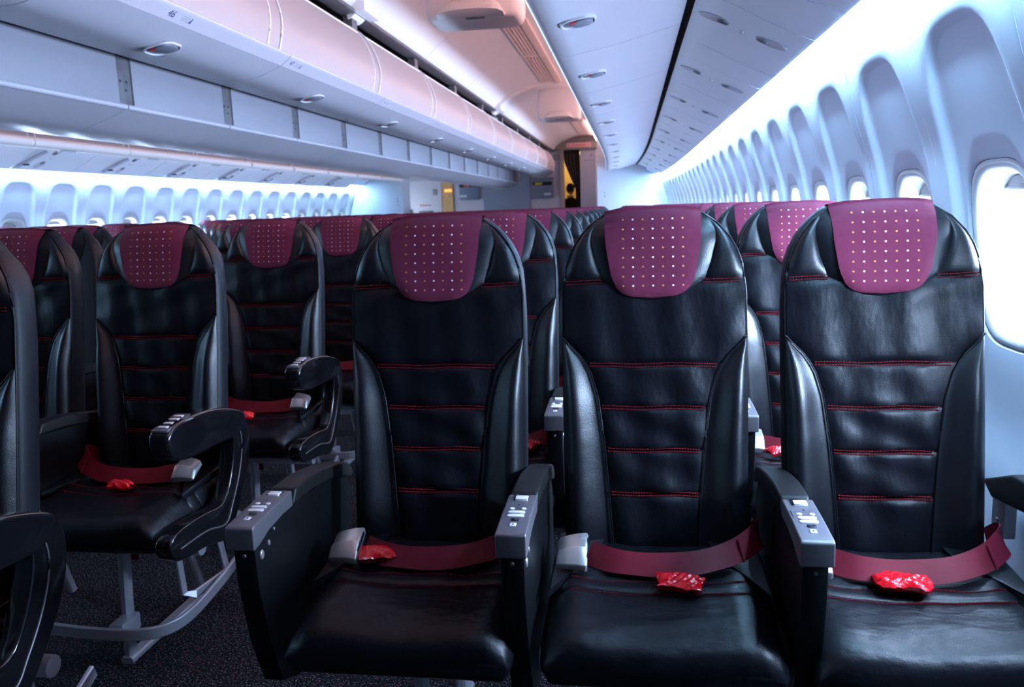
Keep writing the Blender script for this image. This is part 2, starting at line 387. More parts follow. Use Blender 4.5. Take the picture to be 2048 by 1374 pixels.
def shade_mesh(z0):
    mb = MB(); n = 14
    mb.quadgrid(lambda u, v: (XW(1.25-(1.25-z0)*v)+.084, -.128+.256*u, 1.25-(1.25-z0)*v), n, 8)
    mb.quadgrid(lambda u, v: (XW(1.25-(1.25-z0)*v)+.078, -.128+.256*u, 1.25-(1.25-z0)*v), n, 8)
    # curved grip along the lower edge
    mb.tube([(XW(z0)+.078, -.126+.252*k/12, z0+.003) for k in range(13)], .005, 8)
    l = []
    for k in range(24):
        a = 2*math.pi*k/24; l.append((math.cos(a)*.055, math.sin(a)*.011))
    mb.loft([[(XW(z0+.02)+.078, y, z0+.022+z) for y, z in l], [(XW(z0+.02)+.070, y*.9, z0+.022+z*.8) for y, z in l]])
    return mb.mesh('shade', SHADEM)
SHADES = [shade_mesh(1.195), shade_mesh(1.205), shade_mesh(1.03), shade_mesh(.915)]
FRAME_L, GASK_L, PANE_L = mirror_mesh(FRAME_R, 'window_frame'), mirror_mesh(GASK_R, 'gasket'), mirror_mesh(PANE_R, 'pane')
SHADES_L = [mirror_mesh(s_, 'shade') for s_ in SHADES]

WY1 = 1.84
SEAM_R = MB().strip([(XW(1.76*k/72)+.003, 1.76*k/72) for k in range(73)][::-1], .004, -.045, .045).mesh('seam_strip', WALLM)
SEAM_R = MB().tube([(XW(.02+1.70*k/60)+.0006, 0, .02+1.70*k/60) for k in range(61)], .0016, 6).mesh('seam_strip', WALLM); SEAM_L = mirror_mesh(SEAM_R, 'seam_strip')
wall_right = struct('wall_right', MB().box(.80, .86, Y0, YB, 0, .12).mesh('wall_right', WALLM))
wall_left = struct('wall_left', MB().box(2*XC-.86, 2*XC-.80, Y0, YB, 0, .12).mesh('wall_left', WALLM))
nwin = 0
for side in (1, -1):
    par = wall_right if side == 1 else wall_left
    for p in range(-1, 12):
        yc = WY1+WP/2+2*WP*p                      # centre of the two-window panel
        if yc+WP > YB+.4: break
        if side == -1 and yc < 4.0: continue
        rot = taper_rot(yc); dx = -taper(yc)
        x0 = dx if side == 1 else 2*XC-dx
        pan = link('wall_panel', PANEL_R if side == 1 else PANEL_L, par, (x0, yc, 0), (0, 0, side*rot))
        for e in (-1, 1): link('seam_strip', SEAM_R if side == 1 else SEAM_L, par, Vector((x0, yc, 0))+Matrix.Rotation(side*rot, 4, 'Z') @ Vector((0, e*WP, 0)), (0, 0, side*rot))
        for w in (-.5, .5):
            nwin += 1
            k = 2*p+(1 if w > 0 else 0)
            pos = Vector((x0, yc, 0))+Matrix.Rotation(side*rot, 4, 'Z') @ Vector((0, w*WP, 0))
            wo = struct('window_%d' % nwin, FRAME_R if side == 1 else FRAME_L, pos, (0, 0, side*rot))
            link('gasket', GASK_R if side == 1 else GASK_L, wo)
            link('pane', PANE_R if side == 1 else PANE_L, wo)
            si = 0 if k % 3 else 1
            if side == -1 and k == 8: si = 2
            if k == -2: si = 3
            link('shade', (SHADES if side == 1 else SHADES_L)[si], wo)
            if (side == -1 and k > 18) or k == -2: continue
            area('daylight', pos+Vector((side*.93, 0, ZC)), (-side, 0, -.45), .30, .24, SKY_WINDOW_W, (0.52, 0.70, 1.0))
# wall stretch on the left in front of the first built panel (outside the frame)
link('wall_panel', MB().quadgrid(lambda u, v: (2*XC-XW(1.735*v), Y0+(3.56-Y0+.26)*u, 1.735*v), 4, 24).mesh('wall_panel', WALLM), wall_left)
link('wall_panel', MB().quadgrid(lambda u, v: (XW(1.735*v), Y0+(.502-Y0)*u, 1.735*v), 4, 24).mesh('wall_panel', WALLM), wall_right)


# ---- cove lamps washing the sidewalls, hidden behind the edge of the service panels
def along(q, y0, y1, side, n=40):
    loops = []
    for k in range(n):
        y = y0+(y1-y0)*k/(n-1); dx = -taper(y)
        loops.append([((a+dx if side == 1 else 2*XC-a-dx), y, z) for a, z in q])
    return loops
LCOVE = [(.566, 1.700), (.592, 1.693), (.592, 1.699), (.566, 1.706)]
struct('trim_2', MB().loft(along([(.38, 1.772), (.47, 1.728), (.53, 1.702), (.562, 1.699), (.568, 1.7065), (.60, 1.704), (.618, 1.730), (.66, 1.730), (.66, 1.83), (.38, 1.83)], Y0, YB, 1)).mesh('trim_2', WALLM))  # unseen cove back, widened to stop lamp light leaking above the bins
struct('trim_3', MB().loft(along([(.38, 1.772), (.47, 1.728), (.53, 1.702), (.562, 1.699), (.568, 1.7065), (.60, 1.704), (.618, 1.730), (.66, 1.730), (.66, 1.83), (.38, 1.83)], Y0, YB, -1)).mesh('trim_3', WALLM))  # left cove back, widened the same way to hold the lamp light in
thing('cove_light', 'long white cove light glowing along the top of the right window wall', 'light', data=MB().loft(along(LCOVE, .85, YB, 1)).mesh('cove_light', LAMP, smooth=False), group=None)
thing('cove_light', 'long white cove light glowing along the top of the far left window wall', 'light', data=MB().loft(along(LCOVE, Y0, YB, -1)).mesh('cove_light', LAMP, smooth=False))

# ================================================================== SERVICE PANELS (reading lights) above the window seats
PSUP = smoothcurve([(.212, 1.842), (.319, 1.796), (.41, 1.746), (.505, 1.700), (.560, 1.676), (.573, 1.690)], 4)
def psu_at(x):
    for (a, za), (b_, zb) in zip(PSUP, PSUP[1:]):
        if a <= x <= b_: return za+(zb-za)*(x-a)/(b_-a), math.atan2(zb-za, b_-a)
    return PSUP[0][1], -.4
PSUL = 1.067
psu_mesh = MB().strip(PSUP, .012, -PSUL/2+.0028, PSUL/2-.0028).mesh('panel', PSUM)
def on_psu(x, y, f):
    """build a small shape in the tangent frame of the panel (local u along profile, v along y, n down)"""
    z, a = psu_at(x); R_ = Matrix.Translation((x, y, z)) @ Matrix.Rotation(-a, 4, 'Y') @ Matrix.Rotation(math.pi, 4, 'X')
    mb = f(); mb.v = [tuple(R_ @ Vector(p)) for p in mb.v]; return mb
def dish(a, b_, h, n=28):
    return lambda: MB().loft([[(x, y, 0.0005) for x, y in ellipse(a, b_, n)], [(x, y, h) for x, y in ellipse(a*.93, b_*.93, n)], [(x, y, h*.2) for x, y in ellipse(a*.75, b_*.75, n)], [(x, y, h*.1) for x, y in ellipse(a*.1, b_*.1, n)]])
psu_parts = [('panel', psu_mesh)]
for x, y in ((.285, -.30), (.47, -.30)):
    psu_parts.append(('light_bezel', on_psu(x, y, dish(.058, .040, .004)).mesh('light_bezel', CREAM), [('lens', on_psu(x+(.028 if x < .4 else -.03), y, lambda: MB().loft([[(p, q, .001) for p, q in ellipse(.022, .02)], [(p, q, .007) for p, q in ellipse(.019, .017)], [(p, q, .009) for p, q in ellipse(.012, .010)]])).mesh('lens', GREYMETAL))]))
psu_parts.append(('call_button', on_psu(.375, -.28, lambda: MB().loft([[(p, q, .0) for p, q in ellipse(.010, .010)], [(p, q, .006) for p, q in ellipse(.008, .008)]])).mesh('call_button', CHROME)))
psu_parts.append(('seam_rib', MB().strip([(x, z-.0045) for x, z in PSUP[2:-3]], .006, .18, .185).mesh('seam_rib', PSUM)))
psu_parts_L = [(p[0], mirror_mesh(p[1], p[0]), [(c[0], mirror_mesh(c[1], c[0])) for c in (p[2] if len(p) > 2 else ())]) for p in psu_parts]
PSUY0 = 2.70-PSUL/2
for k in range(-3, 11):
    yc = PSUY0+PSUL*k
    if yc > YB-.4: break
    o = thing('service_panel', 'grey service panel with reading lights above the right window seats, %s from the camera' % ORD[k+3], 'service panel', (-taper(yc), yc, 0), (0, 0, taper_rot(yc)), 'service panels over the right window seats')
    place(psu_parts, o)
for k in range(2, 11):
    yc = PSUY0+PSUL*k
    if yc > YB-.4: break
    o = thing('service_panel', 'white service panel above the far left windows, %s from the left picture edge' % ORD[k-2], 'service panel', (2*XC+taper(yc), yc, -.025), (0, 0, -taper_rot(yc)), 'service panels over the left window seats')
    place(psu_parts_L, o)
    # slanted arm of the unit seen edge-on at each joint
    ar = link('bracket_arm', MB().tube([(-.26, -PSUL/2+.07, 1.80), (-.36, -PSUL/2+.05, 1.757), (-.50, -PSUL/2+.02, 1.690)], .013, 10).mesh('bracket_arm', CREAM), o)
    link('slot', MB().box(-.46, -.42, -PSUL/2+.02, -PSUL/2+.06, 1.700, 1.712).mesh('slot', DARK), ar)

# ================================================================== OVERHEAD BINS
def latch_parts(pos, ang):
    R_ = Matrix.Translation(pos) @ Matrix.Rotation(ang, 4, 'Y') @ Matrix.Rotation(math.pi, 4, 'X')
    def tr(mb): mb.v = [tuple(R_ @ Vector(p)) for p in mb.v]; return mb
    rr = lambda a, b_, r: rrect(a, b_, r, 6)
    bez = MB().loft([[(x, y, 0) for x, y in rr(.060, .062, .045)], [(x, y, .006) for x, y in rr(.058, .060, .043)], [(x, y, .007) for x, y in rr(.053, .055, .039)], [(x, y, -.004) for x, y in rr(.050, .052, .036)]], cap=False)
    cav = MB().loft([[(x, y, -.002) for x, y in rr(.051, .053, .037)], [(x, y, .0015) for x, y in rr(.050, .052, .036)]])
    pad = MB().loft([[(x+.014, y, .001) for x, y in rr(.034, .046, .03)], [(x+.014, y, .009) for x, y in rr(.032, .044, .028)], [(x+.014, y, .011) for x, y in rr(.028, .040, .024)]])
    flg = MB().box(-.024, -.008, .018, .040, .001, .010)
    return [('latch', tr(bez).mesh('latch', CREAM), [('cavity', tr(cav).mesh('cavity', SILVER)), ('paddle', tr(pad).mesh('paddle', PADDLE)), ('flag', tr(flg).mesh('flag', REDFLAG))])]

# right-hand bins
BR = smoothcurve([(-.296, 1.797), (-.268, 1.782), (-.229, 1.776), (-.183, 1.782), (-.049, 1.808), (.085, 1.841), (.192, 1.867)], 5)
BL_ = 1.067
def bin_r(side):
    g = .0022
    face = MB().strip(BR, .012, -BL_/2+g, BL_/2-g).mesh('door', CREAM)
    edge = MB().strip(smoothcurve([(-.300, 1.870), (-.306, 1.835), (-.304, 1.803), (-.2965, 1.7945)], 4), .008, -BL_/2+g, BL_/2-g).mesh('lip', PSUM)
    lip_highlight = MB().tube([(-.298, -BL_/2+.01, 1.795), (-.298, BL_/2-.01, 1.795)], .0026, 8).mesh('lip_highlight', RINGM)  # pale tube standing in for the highlight along the lip edge
    body = MB().prism([(-.290, 1.872), (-.285, 2.0), (-.25, 2.09), (-.17, 2.15), (-.03, 2.17), (.2, 2.16), (.2, 1.885), (.085, 1.856), (-.18, 1.797), (-.28, 1.81)], -BL_/2+g, BL_/2-g, 'xz').mesh('body', BARREL)
    gap = MB().strip([(.188, 1.876), (.22, 1.862)], .01, -BL_/2, BL_/2).mesh('gap_seal', DARK)
    x = -.150; i = min(range(len(BR)), key=lambda k: abs(BR[k][0]-x)); a = math.atan2(BR[i+1][1]-BR[i-1][1], BR[i+1][0]-BR[i-1][0])
    parts = [('body', body), ('door', face), ('lip', edge, [('lip_highlight', lip_highlight)]), ('gap_seal', gap)]+latch_parts((BR[i][0], 0, BR[i][1]), -a)
    parts.append(('placard', MB().box(-.3085, -.3055, -.12, .02, 1.812, 1.832).mesh('placard', PADDLE)))
    if side == 1: return parts
    return [(p[0], mirror_mesh(p[1], p[0]), [(c[0], mirror_mesh(c[1], c[0])) for c in (p[2] if len(p) > 2 else ())]) for p in parts]
RB = bin_r(1)
for k in range(-3, 11):
    yc = 3.27-BL_/2+BL_*k
    if yc > YB-.3: break
    o = thing('overhead_bin', 'pale overhead bin along the right aisle, closed, %s from the camera' % ORD[k+3], 'overhead bin', (-taper(yc), yc, 0), (0, 0, taper_rot(yc)), 'closed bins over the right seats')
    place(RB, o)
# left-hand outboard bins (beyond the centre bins): rounded lip, pink-tinted barrel with double ribs
lipL = MB().strip(smoothcurve([(-4.062, 1.742), (-4.020, 1.722), (-3.985, 1.735), (-3.975, 1.765), (-3.995, 1.79), (-4.03, 1.80)], 5), .008, -BL_/2+.003, BL_/2-.003).mesh('lip', CEILM)
botL = MB().strip(smoothcurve([(-4.50, 1.80), (-4.35, 1.775), (-4.15, 1.748), (-4.062, 1.741)], 5), .010, -BL_/2+.003, BL_/2-.003).mesh('door', CREAM)
barL = MB().prism([(-4.03, 1.797), (-4.04, 1.90), (-4.06, 2.0), (-4.12, 2.10), (-4.25, 2.16), (-4.5, 2.16), (-4.5, 1.83), (-4.15, 1.78)], -BL_/2+.075, BL_/2-.003, 'xz').mesh('barrel', BARREL)
divL = MB().prism([(-4.035, 1.797), (-4.045, 1.90), (-4.065, 2.0), (-4.125, 2.095), (-4.25, 2.15), (-4.5, 2.15), (-4.5, 1.83), (-4.15, 1.78)], -BL_/2, -BL_/2+.07, 'xz').mesh('divider', BARREL)
ribm = MB()
for y in (-BL_/2+.004, -BL_/2+.072): ribm.tube([(-4.032, y, 1.797), (-4.042, y, 1.90), (-4.062, y, 2.0), (-4.122, y, 2.098), (-4.25, y, 2.155)], .006, 8)
ribL = ribm.mesh('rib', CEILM)
placL = MB().box(-4.012, -3.995, -.25, -.10, 1.719, 1.7235).mesh('placard', PADDLE)
for k in range(2, 11):
    yc = 3.27-BL_/2+BL_*k-.3
    if yc > YB-.3: break
    o = thing('overhead_bin', 'pink-lit round-lipped bin above the far left windows, %s from the left picture edge' % ORD[k-2], 'overhead bin', (taper(yc), yc, 0), (0, 0, -taper_rot(yc)), 'closed bins over the far left seats')
    place([('door', botL), ('lip', lipL, [('placard', placL)]), ('barrel', barL), ('divider', divL), ('rib', ribL)], o)

# centre bins facing the right aisle
CBL = 1.365
CF = smoothcurve([(-2.045, 1.872), (-1.927, 1.834), (-1.80, 1.807), (-1.684, 1.793), (-1.60, 1.803), (-1.484, 1.845)], 5)
CLIP = smoothcurve([(-1.484, 1.846), (-1.470, 1.8565), (-1.456, 1.867), (-1.4425, 1.8775), (-1.4375, 1.886), (-1.446, 1.893)], 4)
CBAR = smoothcurve([(-1.452, 1.890), (-1.432, 1.985), (-1.440, 2.062), (-1.470, 2.141), (-1.502, 2.193), (-1.548, 2.24), (-1.62, 2.275)], 5)
def closed(pts, back): return pts+back
cface = MB().strip(CF, .012, -CBL/2+.0025, CBL/2-.0025).mesh('door', CREAM)
clip_ = MB().strip(CLIP, .010, -CBL/2+.0025, CBL/2-.0025).mesh('lip', CREAM)
cbar = MB().prism(CBAR+[(-2.05, 2.30), (-2.05, 1.90), (-1.7, 1.81), (-1.5, 1.85)], -CBL/2-.085, CBL/2-.205, 'xz').mesh('barrel', BARREL, angle=50)
_in = [(x-.0025, z-.001) for x, z in CBAR]
cdiv = MB().prism(_in+[(-2.05, 2.29), (-2.05, 1.90), (-1.7, 1.81), (-1.5, 1.85)], CBL/2-.204, CBL/2-.086, 'xz').mesh('divider', BARREL, angle=50)
mb = MB()
for y in (CBL/2-.2025, CBL/2-.0875): mb.tube([(x+.001, y, z) for x, z in CBAR], .0045, 8)
crib = mb.mesh('rib', CEILM)
ctop = MB().tube([(CBAR[-9][0], -CBL/2-.08, CBAR[-9][1]), (CBAR[-9][0], CBL/2-.21, CBAR[-9][1])], .006, 8).mesh('top_edge', CEILM)
chinge = MB().box(-1.60, -1.55, CBL/2-.19, CBL/2-.10, 2.24, 2.31).mesh('hinge', GREYMETAL)
xi = -1.625; i = min(range(len(CF)), key=lambda k: abs(CF[k][0]-xi)); ca = math.atan2(CF[i+1][1]-CF[i-1][1], CF[i+1][0]-CF[i-1][0])
clatch = latch_parts((CF[i][0], -.02, CF[i][1]), -ca)
for me in [clatch[0][1]]+[c[1] for c in clatch[0][2]]:      # mirror the paddle to the other end
    pass
cjoint = MB().strip([(x, z-.0006) for x, z in CF[-6:]]+[(CLIP[2][0], CLIP[2][1]-.0006)], .001, -CBL/2+.0, CBL/2).mesh('joint', PSUM)
la = math.atan2(1.8775-1.846, -1.4425+1.484)
def on_lip(me, y, off=0.0):
    c = me.copy(); R_ = Matrix.Translation((-1.4632, y, 1.8618)) @ Matrix.Rotation(-la, 4, 'Y') @ Matrix.Rotation(math.pi, 4, 'X') @ Matrix.Rotation(-math.pi/2, 4, 'Z') @ Matrix.Translation((0, off, .0004))
    c.transform(R_); return c
def mark_mesh():
    mb = MB(); mb.box(-.035, -.020, -.004, .004, 0, .0006); mb.box(.030, .036, -.006, .006, 0, .0006); return mb.mesh('mark', INK)
def icon_mesh():
    mb = MB()
    for q in range(4): mb.box(-.012, .034, -.009+.006*q, -.0083+.006*q, 0, .0004)
    mb.box(.040, .047, -.008, .004, 0, .0008); mb.loft([[(.0435+a, .0085+b_, 0) for a, b_ in ellipse(.003, .003, 12)], [(.0435+a, .0085+b_, .0008) for a, b_ in ellipse(.003, .003, 12)]])
    mb.box(.037, .050, -.0095, -.007, 0, .0008)
    return mb.mesh('icon', INK)
MARK, ICON = mark_mesh(), icon_mesh()
for k in range(-2, 12):
    yc = 3.466-CBL/2+CBL*k
    if yc > YE-.5: break
    o = thing('overhead_bin', 'pink-lit centre overhead bin facing the right aisle, closed, %s from the camera' % ORD[k+2], 'overhead bin', (0, yc, 0), (0, 0, 0), 'closed centre bins along the right aisle')
    pl = [('door', cface), ('barrel', cbar, [('rib', crib), ('top_edge', ctop)]), ('divider', cdiv), ('hinge', chinge)]+clatch
    lipc = []
    if k == 0: lipc = [('row_number', on_lip(text_mesh('46', .040, INK), -.205, .0)), ('icon', on_lip(ICON, -.135))]
    elif k == 1: lipc = [('row_number', on_lip(text_mesh('47', .034, INK), -CBL/2+.06, .0)), ('icon', on_lip(ICON, -CBL/2+.11))]
    elif k > 1: lipc = [('mark', on_lip(MARK, -CBL/2+.10))]
    pl.append(('lip', clip_, lipc))
    place(pl, o)
CEND = 3.466+CBL*9
# centre divider panels, brackets and the underside of the left centre bins
CPL = .91
for k in range(-2, 14):
    y0 = 3.354+CPL*k; yc = y0+CPL/2
    if yc > CEND: break
    o = thing('divider_panel', 'plain white upright panel under the centre bins, %s from the camera' % ORD[k+2], 'panel', (0, yc, 0), (0, 0, 0), 'upright panels below the centre bins')
    place([('panel', MB().box(-2.165, -2.150, -CPL/2+.052, CPL/2-.052, 1.700, 2.1).mesh('panel', PANELW, bevel=.002) if k == -2 else PNL)], o)
    if k == -2: PNL = o.children[0].data
    if k == -2:
        BRK = MB().box(-2.175, -2.158, -.052, .052, 1.700, 2.1).mesh('bracket_plate', GREYMETAL)
        BOLTS = [MB().loft([[(-2.1585, yy+a, zz+b_) for a, b_ in ellipse(.006, .006, 12)], [(-2.156, yy+a, zz+b_) for a, b_ in ellipse(.005, .005, 12)]]).mesh('bolt', DARK) for yy, zz in ((-.025, 1.80), (.02, 1.80), (.01, 1.765))]
    b_ = thing('bracket_plate', 'grey bolted strip between white upright panels under the centre bins, %s from the camera' % ORD[k+2], 'bracket', (0, y0, 0), group='bracket strips below the centre bins', data=BRK)
    for bm_ in BOLTS: link('bolt', bm_, b_)
    UL = smoothcurve([(-2.98, 1.74), (-2.75, 1.642), (-2.60, 1.604), (-2.505, 1.596), (-2.378, 1.609), (-2.244, 1.653), (-2.155, 1.685)], 5)
    if k == -2:
        ULM = MB().strip(UL, .012, -CPL/2+.0015, CPL/2-.0015).mesh('door', CREAM)
        LIPM = MB().tube([(-2.158, -CPL/2+.004, 1.695), (-2.158, CPL/2-.004, 1.695)], .0125, 14).mesh('lip', CREAM)
        BODM = MB().prism([(-2.17, 1.70), (-2.25, 1.68), (-2.50, 1.62), (-2.9, 1.72), (-2.95, 1.9), (-2.9, 2.1), (-2.7, 2.2), (-2.18, 2.2)], -CPL/2+.0015, CPL/2-.0015, 'xz').mesh('body', BARREL)
    u = thing('overhead_bin', 'left centre bin seen from below beside the upright panels, %s from the camera' % ORD[k+2], 'overhead bin', (0, yc, 0), group='left centre bins seen from below')
    place([('door', ULM), ('lip', LIPM), ('body', BODM)], u)
# fill between the two bin rows above
struct('trim_4', MB().box(-2.149, -2.04, -.3, CEND, 1.95, 2.35).mesh('trim_4', DARK))

# ================================================================== CEILING over the aisles
CE = smoothcurve([(-1.60, 2.335), (-1.545, 2.345), (-1.45, 2.435), (-1.31, 2.52), (-1.08, 2.60), (-.76, 2.61), (-.40, 2.58), (-.12, 2.50), (.06, 2.36), (.10, 2.26)], 5)
ceiling = struct('ceiling', MB().prism([(-1.64, 2.332), (-1.60, 2.352), (-1.575, 2.352), (-1.52, 2.338), (-1.52, 2.318), (-1.60, 2.312)], Y0, YE, 'xz').mesh('ceiling', GREYMETAL))
ribs = [4.72, 9.6]
cuts = [Y0, 1.2, 3.0, 4.66, 4.78, 6.3, 7.9, 9.52, 9.68, 11.4, 13.2, 15.0, YE]
for a, b_ in zip(cuts, cuts[1:]):
    if b_-a < .2:
        link('arch_rib', MB().strip([(x, z-.045) for x, z in CE[3:]], .06, a-.03, b_+.03).mesh('arch_rib', CEILM, bevel=.015), ceiling)
        link('rib_foot', MB().box(-1.60, -1.46, a-.05, b_+.12, 2.325, 2.41).mesh('rib_foot', CEILM, bevel=.015), ceiling)
    else:
        link('ceiling_panel', MB().strip(CE, .012, a+.002, b_-.002).mesh('ceiling_panel', CEILM), ceiling)
        gx = [(-.985+.03*q) for q in range(5)]
        def zc(x):
            return interp([(p[0], p[1]) for p in CE], x)
        for q, x in enumerate(gx):
            link('grille_slat', MB().box(x, x+.018, a+.05, b_-.05, zc(x)-.014, zc(x)+.004).mesh('grille_slat', GRILLE, bevel=.003), ceiling)
        link('grille_frame', MB().box(-.83, -.76, a+.02, b_-.02, zc(-.8)-.020, zc(-.8)+.004).mesh('grille_frame', GRILLE, bevel=.006), ceiling)
# far-left aisle ceiling (mirror)
struct('trim_5', MB().strip([(2*XC-x, z) for x, z in CE][::-1], .012, Y0, YE).mesh('trim_5', CEILM))
# hanging ceiling housings
def housing(yf, label, w=.51, zb=2.14, xc=-.80):
    o = thing('ceiling_housing', label, 'housing', (xc, yf, 0), group=None)
    loops = []
    for t, sc in ((0, .86), (.25, .94), (.6, .99), (.80, 1.0), (.88, .992), (.94, .97), (.98, .93), (1.0, .86)):
        z = 2.60+(zb-2.60)*t; hx = w/2*sc; d = .30
        loops.append([(x, y+.13, z) for x, y in rrect(hx, d/2*(.85+.15*t)*(1 if sc > .94 or t < .5 else sc+.05), .05, 5)])
    link('body', MB().loft(loops).mesh('body', CEILM, angle=50), o)
    # bulging lens along the lower front edge
    l2 = []
    for t in range(13):
        x = -.175+.35*t/12; h = .095*math.sqrt(max(0, 1-(2*t/12-1)**2))+.004
        l2.append([(x, .02, zb+.004), (x, -.04, zb+.004), (x, -.075, zb+.010+h*.25), (x, -.065, zb+.012+h*.7), (x, -.03, zb+.012+h*.95), (x, .02, zb+.012+h)])
    link('lens_hood', MB().loft(l2).mesh('lens_hood', CEILM, angle=60), o)
    link('sensor', MB().loft([[(x+.02, y-.012, zb-.002) for x, y in rrect(.05, .012, .01)], [(x+.02, y-.012, zb+.012) for x, y in rrect(.05, .012, .01)]]).mesh('sensor', PADDLE), o)
    return o
housing(4.37, 'large rosy housing hanging from the aisle ceiling nearest the camera', zb=2.185, xc=-.81)
housing(9.75, 'smaller-looking rosy ceiling housing farther down the aisle behind the arch rib', zb=2.21, xc=-.83)
# warm lamps lying on top of the right-hand and left-hand bins, washing the ceiling
thing('ceiling_light', 'warm ceiling wash light on top of the right overhead bins', 'light', data=MB().box(-.20, -.12, .2, YB-.3, 2.205, 2.225).mesh('ceiling_light', LAMPW, smooth=False))
thing('ceiling_light', 'warm ceiling wash light on top of the far left overhead bins', 'light', data=MB().box(2*XC+.02, 2*XC+.08, 2.0, YB-.3, 2.205, 2.225).mesh('ceiling_light', LAMPW, smooth=False))
thing('ceiling_light', 'warm ceiling wash light at the rear end of the right aisle', 'light', data=MB().box(-.66, -.60, YB-.2, YE-.3, 2.47, 2.49).mesh('ceiling_light', LAMPW, smooth=False))

# ================================================================== REAR OF THE CABIN
# right bulkhead block
wr = struct('wall_rear_right', MB().prism([(-.56, 0), (1.1, 0), (1.1, 2.6), (-.56, 2.6)], YB, YE+.1, 'xz').mesh('wall_rear_right', BULK, smooth=False))
for zz in (1.42, 1.36): link('fastener', MB().loft([[(-.44+a, YB-.004, zz+b_) for a, b_ in ellipse(.012, .012, 12)], [(-.44+a, YB+.001, zz+b_) for a, b_ in ellipse(.012, .012, 12)]]).mesh('fastener', PADDLE), wr)
wl = struct('wall_rear_left', MB().prism([(-5.5, 0), (-3.96, 0), (-3.96, 2.6), (-5.5, 2.6)], YB, YB+.5, 'xz').mesh('wall_rear_left', BULK, smooth=False))
for zz in (1.45, 1.40, 1.34): link('fastener', MB().loft([[(-4.05+a, YB-.004, zz+b_) for a, b_ in ellipse(.012, .012, 12)], [(-4.05+a, YB+.001, zz+b_) for a, b_ in ellipse(.012, .012, 12)]]).mesh('fastener', PADDLE), wl)
def bx(name, x0, x1, y0, y1, z0, z1, m, par, bev=0.0): return link(name, MB().box(x0, x1, y0, y1, z0, z1).mesh(name, m, bevel=bev, smooth=bev > 0), par)
# rear wall: laminate with recessed blue-grey centre
wb = struct('wall_back', MB().box(-3.66, -1.36, YE, YE+.08, 0, 3.0).mesh('wall_back', BULKG, smooth=False))
bx('centre_panel', -3.02, -2.05, YE-.02, YE, 0, 2.2, BULKB, wb)
struct('trim_6', MB().box(-5.5, -3.88, YE+.05, YE+.12, 0, 3.0).mesh('trim_6', BULKG, smooth=False))
struct('trim_7', MB().box(-1.36, -.50, YE, YE+.08, 2.335, 3.0).mesh('trim_7', TAUPE, smooth=False))
# pocket panels with dark printed strips
for xa, xb, lab, right in ((-3.52, -3.10, 'left', 0), (-1.99, -1.56, 'right', 1)):
    z0 = 1.42 if not right else 1.40
    p = thing('information_board', 'blue-grey board with small lettering on the rear wall, %s one of two' % lab, 'board', (0, YE-.02, 0))
    bx('board', xa, xb, -.035, 0, z0, z0+.42, PANELB, p, .004)
    bx('dark_strip', xa+.01, xb-.03, -.038, -.034, z0+.26, z0+.33, DARKSLOT, p)
    if right:
        bx('print', xa+.05, xa+.20, -.040, -.037, z0+.27, z0+.32, mat('yellow_print', (.35, .28, .02), .6), p)
    else:
        bx('print', xa+.10, xa+.22, -.040, -.037, z0+.265, z0+.30, REDINK, p); bx('print', xa+.29, xa+.31, -.040, -.037, z0+.265, z0+.325, WHITEB, p)
    for q in range(4):
        xx = (xb-.19 if right else xa+.02)+.036*q
        bx('letter', xx, xx+.022, -.038, -.034, z0+.06, z0+.10, BULK, p)
# lavatory door
d1 = struct('door_1', MB().box(-4.62, -3.90, YE-.04, YE, 0, 1.86).mesh('door_1', DOORM, bevel=.006))
bx('door_handle', -4.60, -4.56, YE-.075, YE-.04, 1.03, 1.26, DARK, d1, .006)
bx('door_plate', -4.40, -4.10, YE-.055, YE-.04, 1.10, 1.225, GREYMETAL, d1, .004)
bx('plate_symbol', -4.32, -4.20, YE-.060, YE-.054, 1.145, 1.185, WHITEB, d1)
bx('vent', -4.085, -3.99, YE-.05, YE-.04, 1.545, 1.665, PADDLE, d1, .004)
for q in range(5): bx('warning_print', -4.37+.05*q, -4.34+.05*q, YE-.044, YE-.0395, 1.325, 1.355, REDINK, d1)
for q in range(5): bx('notice_print', -4.38+.04*q, -4.355+.04*q, YE-.044, YE-.0395, 1.44, 1.452, BULK, d1)
struct('trim_8', MB().box(-4.75, -4.62, YE-.06, YE+.02, 0, 1.9).mesh('trim_8', DOORM, smooth=False))
j = struct('trim_9', MB().box(-3.90, -3.66, YE-.03, YE+.05, 0, 3.0).mesh('trim_9', WOOD, smooth=False))
s_ = thing('lit_sign', 'small glowing orange sign on the ochre jamb beside the lavatory door', 'sign', data=MB().box(-3.83, -3.68, YE-.05, YE-.03, 1.60, 1.655).mesh('lit_sign', ORANGE, bevel=.004))
struct('trim_10', MB().box(-4.95, -3.66, YE-.02, YE+.06, 1.86, 3.0).mesh('trim_10', DOORM, smooth=False))
# doorway: header sign, frame posts, folded door leaf, curtain, lit galley behind
struct('trim_11', MB().box(-1.70, -.52, YE-.10, YE-.001, 2.345, 2.50).mesh('trim_11', TAUPE, bevel=.008))
sg = thing('header_sign', 'pink lettered sign between two arrows above the rear doorway', 'sign', (0, YE-.11, 0))
bx('board', -1.27, -.78, -.012, .008, 2.385, 2.465, SIGNRED, sg, .003)
for q in range(7): bx('letter', -1.16+.042*q, -1.135+.042*q, -.015, -.011, 2.405, 2.435, REDINK, sg)
for xx, dr in ((-1.225, -1), (-.825, 1)): link('arrow', MB().prism([(xx-.02, 2.435), (xx+.02, 2.435), (xx, 2.400)], -.015, -.011, 'xz').mesh('arrow', REDINK, smooth=False), sg)
bx2 = struct('trim_12', MB().box(-1.42, -1.335, YE-.07, YE+.02, 0, 2.345).mesh('trim_12', TAUPE, bevel=.008))
